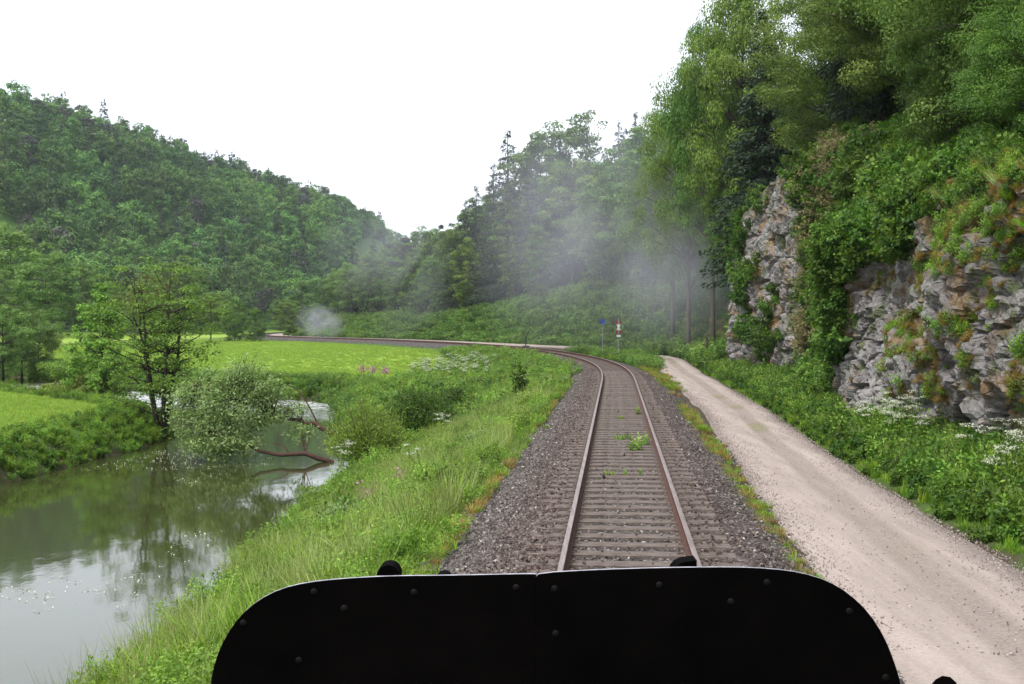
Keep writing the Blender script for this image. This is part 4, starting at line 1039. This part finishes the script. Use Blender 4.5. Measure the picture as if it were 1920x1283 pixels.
# left bank of the river: fringe on the edge of the field
def world_scatter(name, P, keys_, probs, scl, label, cat, tilt=.1):
    n = len(P); k = RNG.choice(len(keys_), n, p=probs); rot = np.stack([RNG.normal(0, tilt, n), RNG.normal(0, tilt, n), RNG.uniform(0, 6.28, n)], -1)
    return scatter_obj(name, P, rot, scl, [G[q] for q in keys_], k, label, cat)
def along_river(n, lo, hi):
    i = RNG.integers(0, len(RD), n); a = RNG.uniform(0, 6.283, n); r = RNG.uniform(lo, hi, n)
    x = RD[i, 0] + np.cos(a) * (RD[i, 2] + r); y = RD[i, 1] + np.sin(a) * (RD[i, 2] + r)
    k = riv_r(x, y) > r - .12; return x[k], y[k]
x, y = along_river(160000, -1.7, 2.2); z = height(x, y); s_, d_ = sd_of(x, y)
kp = (z > WATER_Z - .05) & (y > 28) & (x / y > -.46) & (y < 150)
nearf = kp & (x < -15.5) & (y < 84) & ((y < 76) | (x < -20)); farf = kp & ~nearf & (d_ < -8) & (y > 66)
def pick(m, n):
    k = np.flatnonzero(m); RNG.shuffle(k); return k[:n]
KN, KF = pick(nearf, 6500), pick(farf, 7500)
world_scatter('field_bank_herbs', np.stack([x[KN], y[KN], z[KN] - .03], -1), ['h1', 'h2', 'g2', 'h3'], [.35, .1, .35, .2], RNG.uniform(.35, .75, len(KN)), 'dark leafy fringe hanging over the opposite river bank', 'ground cover')
world_scatter('far_bank_herbs', np.stack([x[KF], y[KF], z[KF] - .03], -1), ['h2', 'us2', 'h1'], [.3, .2, .5], RNG.uniform(.4, .8, len(KF)), 'tall green herbs along the far river bank below the meadow', 'ground cover')
n = 34000; x = RNG.uniform(-45, -17, n); y = 22 + 63 * RNG.random(n); r = riv_r(x, y); z = height(x, y); keep = (r > 2.0) & (x / y > -.75); x, y, z = x[keep], y[keep], z[keep]
world_scatter('field_grass', np.stack([x, y, z - .03], -1), ['mg'], [1.0], RNG.uniform(.5, 1.0, len(x)), 'bright mown grass of the small field left of the river', 'grass')
n = 36000; x = RNG.uniform(-75, 0, n); y = RNG.uniform(92, 215, n); s_, d_ = sd_of(x, y); r = riv_r(x, y); z = height(x, y); keep = (r > 2.4) & (d_ < -6) & (x / y > -.46); x, y, z = x[keep], y[keep], z[keep]
world_scatter('meadow_blades', np.stack([x, y, z - .05], -1), ['mg'], [1.0], RNG.uniform(.6, 1.2, len(x)), 'fresh green grass of the large meadow inside the bend', 'grass')

# rock vegetation: ochre tufts, grass and ivy growing on ledges
def on_rock(P, n, keys_, probs, lo, hi, name, label, cat, thr=.0, seed=71, vr=(0.02, .98), scale=.45):
    nv, ns = P.shape[:2]; i = (vr[0] + (vr[1] - vr[0]) * RNG.random(n)) * (nv - 1); j = RNG.random(n) * (ns - 1)
    q = P[i.astype(int), j.astype(int)]; f = fbm(q[:, 0] * scale, q[:, 1] * scale, q[:, 2] * scale * 1.2, seed, 3) + .25 * (i / nv - .5)
    q = q[f > thr]; n = len(q); k = RNG.choice(len(keys_), n, p=probs)
    rot = np.stack([RNG.normal(0, .2, n), -.75 + RNG.normal(0, .25, n), RNG.normal(0, .5, n)], -1)
    scatter_obj(name, q, rot, RNG.uniform(lo, hi, n), [G[z_] for z_ in keys_], k, label, cat)
on_rock(P1, 15000, ['mo', 'dg', 'sg', 'g1', 'h1'], [.50, .20, .14, .06, .10], .25, .68, 'rock_tufts', 'ochre moss and grass tufts clinging to the near rock face', 'ground cover', .05, 71)
on_rock(P1, 700, ['g1', 'h3', 'mo', 'pg'], [.2, .4, .3, .1], .4, .8, 'rock_top_plants', 'green plants hanging over the top of the near rock face', 'ground cover', -.6, 73, (.80, .99))
on_rock(P2, 2600, ['mo', 'iv', 'dg', 'h3'], [.3, .3, .2, .2], .6, 1.2, 'buttress_plants', 'plants growing on ledges of the tall buttress', 'ground cover', .28, 75)
on_rock(P2[:, :62], 900, ['iv', 'h3', 'bb', 'mo'], [.25, .25, .25, .25], .7, 1.2, 'buttress_ivy', 'ivy and brush covering the near flank of the tall buttress', 'ground cover', -.25, 76)
on_rock(P1[:, 300:], 900, ['iv', 'h3', 'h1', 'mo'], [.3, .3, .2, .2], .6, 1.1, 'rock_brow_plants', 'green plants along the upper brow of the near rock face', 'ground cover', -.3, 79, (.72, .99))
on_rock(P1[:, 380:], 1000, ['iv', 'h3', 'h1', 'mo'], [.3, .3, .2, .2], .6, 1.2, 'rock_flank_plants', 'green plants creeping over the upper left flank of the near rock face', 'ground cover', -.3, 78, (.30, .99))
# gully between the rock faces
n = 2500; s = RNG.uniform(43, 56, n); t = RNG.random(n); d = cliff_d(s) + .2 + 5.5 * t
x, y, th = tr(s, d); z = height(x, y)
k = RNG.choice(4, n, p=[.4, .3, .2, .1]); rot = np.stack([RNG.normal(0, .2, n), -.5 + RNG.normal(0, .25, n), RNG.normal(0, .5, n)], -1)
scatter_obj('gully_shrubs', np.stack([x, y, z], -1), rot, RNG.uniform(.7, 1.25, n), [G['iv'], G['h3'], G['h1'], G['h2']], k, 'bright green shrubs filling the gully between the two rock faces', 'ground cover')
kind('cshrub', bushmesh(61, 1.5, 1.3, 160, 55, .17, 0, .4, .6), 'shrub', 'bark'); kind('cshrub2', bushmesh(62, 1.5, 1.2, 150, 55, .16, 0, .4, .6), 'beech', 'bark')
for i in range(34):
    s2 = rc_.uniform(40, 58) if i < 16 else rc_.uniform(18, 46); t = rc_.random()
    dd = (float(cliff_d(s2)) + .3 + 5.0 * t) if i < 16 else float(cliff_d(s2)) + 2.6 + 1.6 * t
    x, y, _ = tr(s2, dd); z = gz(float(x), float(y)) - .1
    plant('rock_shrub', 'cshrub' if rc_.random() < .5 else 'cshrub2', (float(x), float(y), z), rc_.uniform(.7, 1.25), rc_.uniform(0, 6.28), 'leafy shrub growing in the gully between the rock faces' if i < 16 else 'leafy shrub on the brow above the near rock face', 'shrub', 'shrubs in the gully' if i < 16 else 'shrubs above the near rock face', parts=('stems', 'foliage'), tilt=(0, -.4))

# small shrubs and tall weeds scattered over the embankment
kind('weedy', bushmesh(71, .75, .55, 110, 34, .085, 0, .5, .45), 'shrub', 'bark'); kind('weedy2', bushmesh(72, .8, .5, 100, 34, .08, 0, .5, .35), 'willow', 'bark'); kind('weedy3', bushmesh(73, .7, .6, 110, 34, .09, 0, .5, .55), 'herb', 'bark')
for i in range(30):
    s2 = rc_.uniform(19, 62); d2 = -rc_.uniform(3.4, 7.2); x, y, _ = tr(s2, d2); kx = rc_.choice(('weedy', 'weedy2', 'weedy3'))
    if gz(float(x), float(y)) < WATER_Z + .1: continue
    plant('weedy_shrub', kx, (float(x), float(y), gz(float(x), float(y)) - .05), rc_.uniform(.7, 1.35), rc_.uniform(0, 6.28), {'weedy': 'small dark green shrub among the grass of the near embankment', 'weedy2': 'small pale grey green shrub among the grass of the near embankment', 'weedy3': 'small bright leafy shrub among the grass of the near embankment'}[kx], 'shrub', {'weedy': 'dark embankment shrubs', 'weedy2': 'pale embankment shrubs', 'weedy3': 'bright embankment shrubs'}[kx], parts=('stems', 'foliage'))
s = 15 + 50 * RNG.random(1500); d = -3.0 - 5 * RNG.random(1500); x, y, _ = tr(s, d); kp_ = (height(x, y) > WATER_Z + .1) & (fbm(x * .6, y * .6, seed=95) > .0); s, d = s[kp_], d[kp_]
scatter('tall_seed_grass', s, d, ['pg', 'g2'], [.75, .25], RNG.uniform(1.0, 1.6, len(s)), 'tall pale seed heads standing above the embankment grass', 'grass', tilt=.25)

# flowers
um = [umbel(k) for k in (1, 2, 3)]
for a_, b_, c_ in um: a_.materials.append(M['herb']); b_.materials.append(M['herb']); c_.materials.append(M['white'])
def parsley(x, y, sc, label, group):
    e = empty('cow_parsley', (x, y, gz(x, y)), rc_.uniform(0, 6.28), sc); tag(e, label, 'wildflower', group)
    for nm, me in zip(('stem', 'leaves', 'flowers'), um[rc_.randrange(3)]): link(nm, me, None, e)
for i in range(25):
    s2 = rc_.gauss(30.5, 1.8) if i < 17 else rc_.gauss(22, 1.0); x, y, _ = tr(s2, float(path_c(s2) + path_w(s2)) + rc_.uniform(.9, 2.4)); parsley(float(x), float(y), rc_.uniform(.8, 1.25), 'white cow parsley in the verge below the near rock face', 'cow parsley in the right verge')
for i in range(60):
    s2 = rc_.uniform(84, 112); x, y, _ = tr(s2, -rc_.uniform(7, 13)); parsley(float(x), float(y), rc_.uniform(1.0, 1.5), 'white cow parsley between the rails and the meadow', 'cow parsley by the meadow')
for px, py, Y in ((822, 795, 52), (640, 868, 43), (775, 878, 37), (660, 880, 42), (982, 690, 66), (930, 665, 100), (830, 805, 50)):
    x, y, _ = at(px, py, Y); parsley(x, Y, 1.25, 'white flowering cow parsley standing alone on the embankment', 'single cow parsley plants on the embankment')
rngp = np.random.default_rng(5)
Wp = rngp.normal(0, 1, (150, 3)) * [.13, .13, .14] + [0, 0, .55]; stp = MB()
for i in range(9): a = i * .7; stp.tube([(0, 0, 0), (math.cos(a) * .12, math.sin(a) * .12, .5)], .004, 3, False)
st_me, fl_me = stp.mesh('stem'), leafmesh('flowers', leaves(Wp, np.full(150, .075), rngp, 1, wid=.8), rngp.random(150)); st_me.materials.append(M['herb']); fl_me.materials.append(M['pink'])
for px, py, Y, lb in ((757, 915, 33.5, 'pink flowering campion low on the near embankment'), (690, 950, 31, 'small pink flowers on the near embankment left of the campion'), (700, 722, 92, 'pink flower patch at the corner of the meadow'), (722, 724, 91, 'second pink flower patch beside the meadow corner'), (680, 720, 93, 'leftmost pink flower patch at the meadow corner')):
    x, y, _ = at(px, py, Y); e = empty('pink_flowers', (x, Y, gz(x, Y)), px, 1 if Y < 50 else 1.3); tag(e, lb, 'wildflower'); link('stem', st_me, None, e); link('flowers', fl_me, None, e)
# floating water crowfoot blossoms
n = 2600; y = 22 + 32 * RNG.random(n); x = RNG.uniform(-17.5, -7.5, n)
den = fbm(x * .28, y * .16, seed=91, o=3); keep = (riv_r(x, y) < -1.5) & (den > .02); x, y = x[keep], y[keep]; n = len(x)
P = np.stack([x, y, np.full(n, WATER_Z + .012)], -1); V = np.concatenate([leaves(P + RNG.normal(0, .03, P.shape) * [1, 1, .1], np.full(n, .042), RNG, 9, wid=.9) for _ in range(2)])
tag(link('water_crowfoot', leafmesh('water_crowfoot', V, RNG.random(len(V) // 4)), M['white']), 'tiny white water crowfoot blossoms floating on the river', 'water plants', kind='stuff')
# weeds between the rails
wk = tuft(15, 30, .16, .12, .012, .8); wk.materials.append(M['grass']); wk2 = herb(16, 120, .22, .13, .06, .5); wk2.materials.append(M['herb'])
for s2, d_, m_, sc, lb in ((27.3, .42, 1, 1.3, 'largest green weed between the rails beside the right rail'), (27.1, .25, 1, 1.0, 'green weed just left of the largest weed between the rails'), (28.6, .60, 1, 1.0, 'green weed against the inside of the right rail'), (29.8, -.05, 0, 1.0, 'thin grass weed on a sleeper near the middle of the track'), (30, .15, 0, 1.1, 'thin grass weed right of the middle of the track'), (22.8, -.25, 0, .9, 'small grass weed left of centre nearest the black plate'), (22.8, .05, 1, .5, 'small green weed in the middle of the track nearest the black plate'), (22.9, .33, 1, .5, 'small green weed right of centre nearest the black plate'), (38, .58, 1, .9, 'pale weed beside the right rail farther up'), (32.8, -2.0, 0, .9, 'single grass weed on the left ballast shoulder'), (31, -2.2, 1, .6, 'small leafy weed on the left ballast shoulder'), (36, .0, 0, .9, 'faint weed in the middle of the track farther up')):
    x, y, _ = tr(s2, d_); o = link('track_weed', wk2 if m_ else wk, None, None, (float(x), float(y), -.19)); o.scale = (sc,) * 3; tag(o, lb, 'weed')
# tall dark leafy plant on the embankment
kind('tallp', (MB().mesh('stem'), herb(17, 700, 1.9, .28, .16, .6)), 'shrub', 'bark')
x, y, _ = at(975, 775, 57); o = link('tall_plant', PLANTS['tallp'][1], None, None, (x, 57, gz(x, 57))); tag(o, 'tall dark leafy plant standing up beside the ballast on the left of the rails', 'plant')

# ------------------------------------------------------------------ signs and posts
def at_ground(px, Y): x, y, z = at(px, 600, Y); return x, Y, gz(x, Y)
x, y, z = at_ground(1160, 100); zc = at(1160, 614, 100)[2]
e = empty('level_crossing_sign', (x, y, z)); tag(e, 'red and white diagonal cross sign at the level crossing beyond the bend', 'sign')
m = MB(); m.tube([(0, .03, -.3), (0, .03, zc - z + .72)], .035, 8); m.build('post', M['galv'], e)
for sg in (-1, 1):
    a = math.atan2(1.0, .42 * sg)
    Mx = Matrix.Rotation(-a, 3, 'Y'); dv = Vector((math.cos(a), 0, math.sin(a)))
    for (lo, hi, mt, nm) in ((-.58, -.26, 'red', 'cross_arm_tip'), (-.26, .26, 'signwhite', 'cross_arm'), (.26, .58, 'red', 'cross_arm_tip')):
        m = MB(); m.box(Vector((0, -.012 * sg - .015, zc - z)) + dv * (lo + hi) / 2, (hi - lo, .012, .13), Mx); m.build(nm, M[mt], e)
m = MB(); m.box((0, -.03, zc - z - .70), (.34, .012, .16)); m.build('lower_plate', M['signwhite'], e)
x, y, z = at_ground(1130, 106); zc = at(1130, 603, 106)[2]
e = empty('blue_sign', (x, y, z)); tag(e, 'small square blue sign on a post left of the crossing sign', 'sign')
m = MB(); m.tube([(0, .03, -.3), (0, .03, zc - z + .2)], .03, 8); m.build('post', M['galv'], e)
m = MB(); m.box((0, -.02, zc - z), (.38, .02, .42)); m.build('panel', M['blue'], e)
x, y, z = at_ground(986, 131)
e = empty('trackside_post', (x, y, -.5)); tag(e, 'dark trackside post with forked top and black box at its foot at the bend', 'post')
m = MB(); m.tube([(0, 0, 0), (0, 0, 1.5)], .06, 8); m.build('post', M['iron'], e)
for sg in (-1, 1): m = MB(); m.tube([(0, 0, 1.3), (.33 * sg, 0, 2.1)], .05, 6); m.build('arm', M['iron'], e)
m = MB(); m.box((0, -.1, .35), (.75, .4, .32)); m.box((0, -.1, .53), (.66, .36, .04)); m.build('box', M['iron'], e)
x, y, z = at_ground(1326, 84); zt = at(1326, 626, 84)[2]; z = min(z, zt - .9)
e = empty('wooden_post', (x, y, z)); tag(e, 'dark wooden post with a small flared roof beside the track near the buttress', 'post')
H_ = zt - z
m = MB(); m.box((0, 0, H_ * .45), (.16, .16, H_ * .9)); m.build('post', M['wood'], e)
m = MB(); m.box((-.12, 0, H_ - .1), (.34, .3, .03), Matrix.Rotation(-.45, 3, 'Y')); m.box((.12, 0, H_ - .1), (.34, .3, .03), Matrix.Rotation(.45, 3, 'Y')); m.build('roof', M['wood'], e)

# ------------------------------------------------------------------ the black vehicle end in the foreground
YP = 3.6
PL = {}
M['rivet'] = simple('dark rivet heads', (.0018, .0016, .0016), (.004, .0035, .0035), 4, .6, 0, .15, .1)
veh = empty('rail_vehicle', (0, 0, 0)); tag(veh, 'black riveted end plate of the rail vehicle ahead with rounded upper corners', 'rail vehicle')
def outl(pts): return [(at(a, b, YP)[0], at(a, b, YP)[2]) for a, b in pts]
Lp = [(1012, 1078), (990, 1077), (850, 1080), (730, 1081), (640, 1086), (575, 1093), (525, 1105), (482, 1127), (448, 1157), (422, 1195), (404, 1235), (393, 1283), (389, 1400), (389, 1560), (1012, 1560)]
Rp = [(1680, 1560), (1702, 1400), (1689, 1283), (1676, 1240), (1658, 1195), (1630, 1150), (1592, 1113), (1550, 1088), (1500, 1073), (1445, 1066), (1380, 1063), (1250, 1064), (1120, 1068), (1012, 1074), (1003, 1083), (1003, 1560)]
def smooth_out(P, keepn):  # Chaikin on the curved run
    o = []
    for a, b in zip(P, P[1:] + P[:1]):
        o += [(a[0] * .75 + b[0] * .25, a[1] * .75 + b[1] * .25), (a[0] * .25 + b[0] * .75, a[1] * .25 + b[1] * .75)]
    return o
for nm, P_, y0 in (('end_plate', Lp, YP + .006), ('end_plate', Rp, YP - .004)):
    P_ = smooth_out(P_, 0); o2 = outl(P_); m = MB(); m.prism(o2, y0, y0 + .012); pl = m.build(nm, M['black'], veh); PL[y0 < YP] = pl
    me = pl.data; me.materials.append(M['edge']); n = len(o2)
    for i, p in enumerate(me.polygons):
        if i >= 2 and p.normal.z > .25: p.material_index = 1  # upward faces only get the painted rim light
for px, py in ((588, 1111), (645, 1142), (776, 1112), (455, 1170), (968, 1103), (1040, 1104), (1042, 1188), (1236, 1097), (1370, 1128), (1438, 1092), (1592, 1146), (560, 1240), (1660, 1270)):
    x, _, z = at(px, py, YP); m = MB(); m.dome((x, YP - (0.004 if px > 1003 else -.006), z), .011, (0, -1, 0), .3, 10); m.build('rivet', M['rivet'], PL[px > 1003], True)
def knob(px, ptop, wpx, name, flat=False):
    x, _, zt = at(px, ptop, YP + .12); r = wpx / F * (YP + .12) / 2; m = MB(); n = 14
    o2 = [(x - r, zt - .5), (x - r, zt - r)] + [(x - r * math.cos(math.pi * i / n), zt - r + r * math.sin(math.pi * i / n)) for i in range(1, n)] + [(x + r, zt - r), (x + r, zt - .5)]
    if flat: o2 = [(x - r, zt - .5), (x - r, zt - .04)] + [(x - r + 1.4 * r * (1 - math.cos(a)), zt - .04 + .04 * math.sin(a)) for a in (.4, .8, 1.2, 1.57)] + [(x + r, zt + .003), (x + r, zt - .5)]
    m.prism(o2, YP + .08, YP + .16); o_ = m.build(name, M['black'], veh); o_.data.materials.append(M['edge'])
    for i, p in enumerate(o_.data.polygons):
        if i >= 2 and p.normal.z > .75: p.material_index = 1  # same painted rim light along the tops
knob(730, 1055, 43, 'lamp'); knob(1280, 1048, 46, 'bracket', True); knob(832, 1074, 30, 'bracket')
x, _, z = at(1790, 1283, YP)
m = MB(); m.tube([(x, YP + .1, .9), (x, YP + .1, z - .04), (x - .02, YP + .02, z - .018)], .036, 10); m.build('grab_rail', M['black'], veh)
m = MB(); m.box((.13, 3.4, 1.08), (2.5, 2.0, .12)); m.box((.13, 4.3, .92), (2.6, .12, .34)); m.build('deck', M['black'], veh)
for sx in (-.75, 1.0):
    m = MB(); m.tube([(sx, 4.2, .98), (sx, 4.7, .98)], .09, 12); m.tube([(sx, 4.7, .98), (sx, 4.74, .98)], .2, 16); m.build('buffer', M['iron'], veh)
for yy in (2.2, 3.7):
    m = MB(); xx = .16 + .084 * yy; m.tube([(xx - .72, yy, .46), (xx + .72, yy, .46)], .07, 8)
    for g in (-.7525, .7525): m.tube([(xx + g - .06, yy, .46), (xx + g + .06, yy, .46)], .455, 28)
    m.build('wheelset', M['iron'], veh)

# ------------------------------------------------------------------ smoke
def smoke(name, c, size, rot, dens, scale, label, seed, asp=(1, 1, .5)):
    m = MB(); V = []; Fc = []; n1, n2 = 12, 20
    for i in range(n1 + 1):
        for j in range(n2):
            th = math.pi * i / n1; ph = 2 * math.pi * j / n2; V.append((math.sin(th) * math.cos(ph), math.sin(th) * math.sin(ph), math.cos(th)))
    for i in range(n1):
        for j in range(n2): Fc.append((i * n2 + j, (i + 1) * n2 + j, (i + 1) * n2 + (j + 1) % n2, i * n2 + (j + 1) % n2))
    me = qmesh(name, np.array(V), np.array(Fc))
    t = NT(name); tc = t.n('ShaderNodeTexCoord'); ln = t.n('ShaderNodeVectorMath', operation='LENGTH'); t.l(tc.outputs['Object'], ln.inputs[0])
    fall = t.math('SUBTRACT', 1.0, ln.outputs['Value'], True); fall = t.math('POWER', fall, 1.2)
    mp = t.n('ShaderNodeMapping'); mp.inputs['Scale'].default_value = asp; mp.inputs['Location'].default_value = (seed, seed * 2, 0); t.l(tc.outputs['Object'], mp.inputs[0])
    nz_ = t.noise(mp.outputs[0], scale, 3, .55, .6); nz_ = t.ramp(nz_, [(.34, (.0,) * 3), (.66, (1,) * 3)])
    pv = t.n('ShaderNodeVolumePrincipled'); pv.inputs['Color'].default_value = (.62, .62, .72, 1)
    t.l(t.math('MULTIPLY', t.math('MULTIPLY', fall, nz_), dens), pv.inputs['Density']); t.l(pv.outputs[0], t.out.inputs['Volume'])
    o = link(name, me, t.m, None, c); o.scale = size; o.rotation_euler = rot; tag(o, label, 'smoke', kind='stuff'); return o
smoke('smoke', at(1040, 390, 130), (9, 9, 14), (0, .35, 0), .055, 1.5, 'pale streak of smoke rising in front of the tall spruces', 11, (1.3, 1, .8))
smoke('smoke', at(1130, 430, 118), (18, 15, 15), (0, .5, 0), .06, 1.5, 'bluish smoke drifting across the forest left of the tall buttress', 3, (1.2, 1, .85))
smoke('smoke', at(1285, 490, 98), (8, 9, 8), (0, .4, 0), .11, 1.4, 'thin grey smoke hanging in front of the slope beside the buttress', 8)
smoke('smoke', at(740, 500, 190), (15, 10, 13), (0, .6, 0), .055, 1.6, 'faint diagonal wisps of smoke over the far bend', 5, (1.8, 1, .5))
smoke('smoke', at(600, 604, 198), (4.6, 3.6, 3.4), (0, .2, 0), .45, 2.4, 'small dense grey puff of smoke at the far end of the rails', 2, (1, 1, 1))

# ------------------------------------------------------------------ haze
m = MB(); m.box((-100, 1100, 75), (2700, 4200, 170)); hz = m.build('haze', None)
t = NT('haze air'); pv = t.n('ShaderNodeVolumePrincipled'); pv.inputs['Color'].default_value = (.78, .86, 1, 1); pv.inputs['Density'].default_value = .00011
pv.inputs['Anisotropy'].default_value = .2
t.l(pv.outputs[0], t.out.inputs['Volume']); hz.data.materials.clear(); hz.data.materials.append(t.m)
tag(hz, 'light bluish haze filling the valley', 'haze', kind='stuff')
hz.location.z = 9
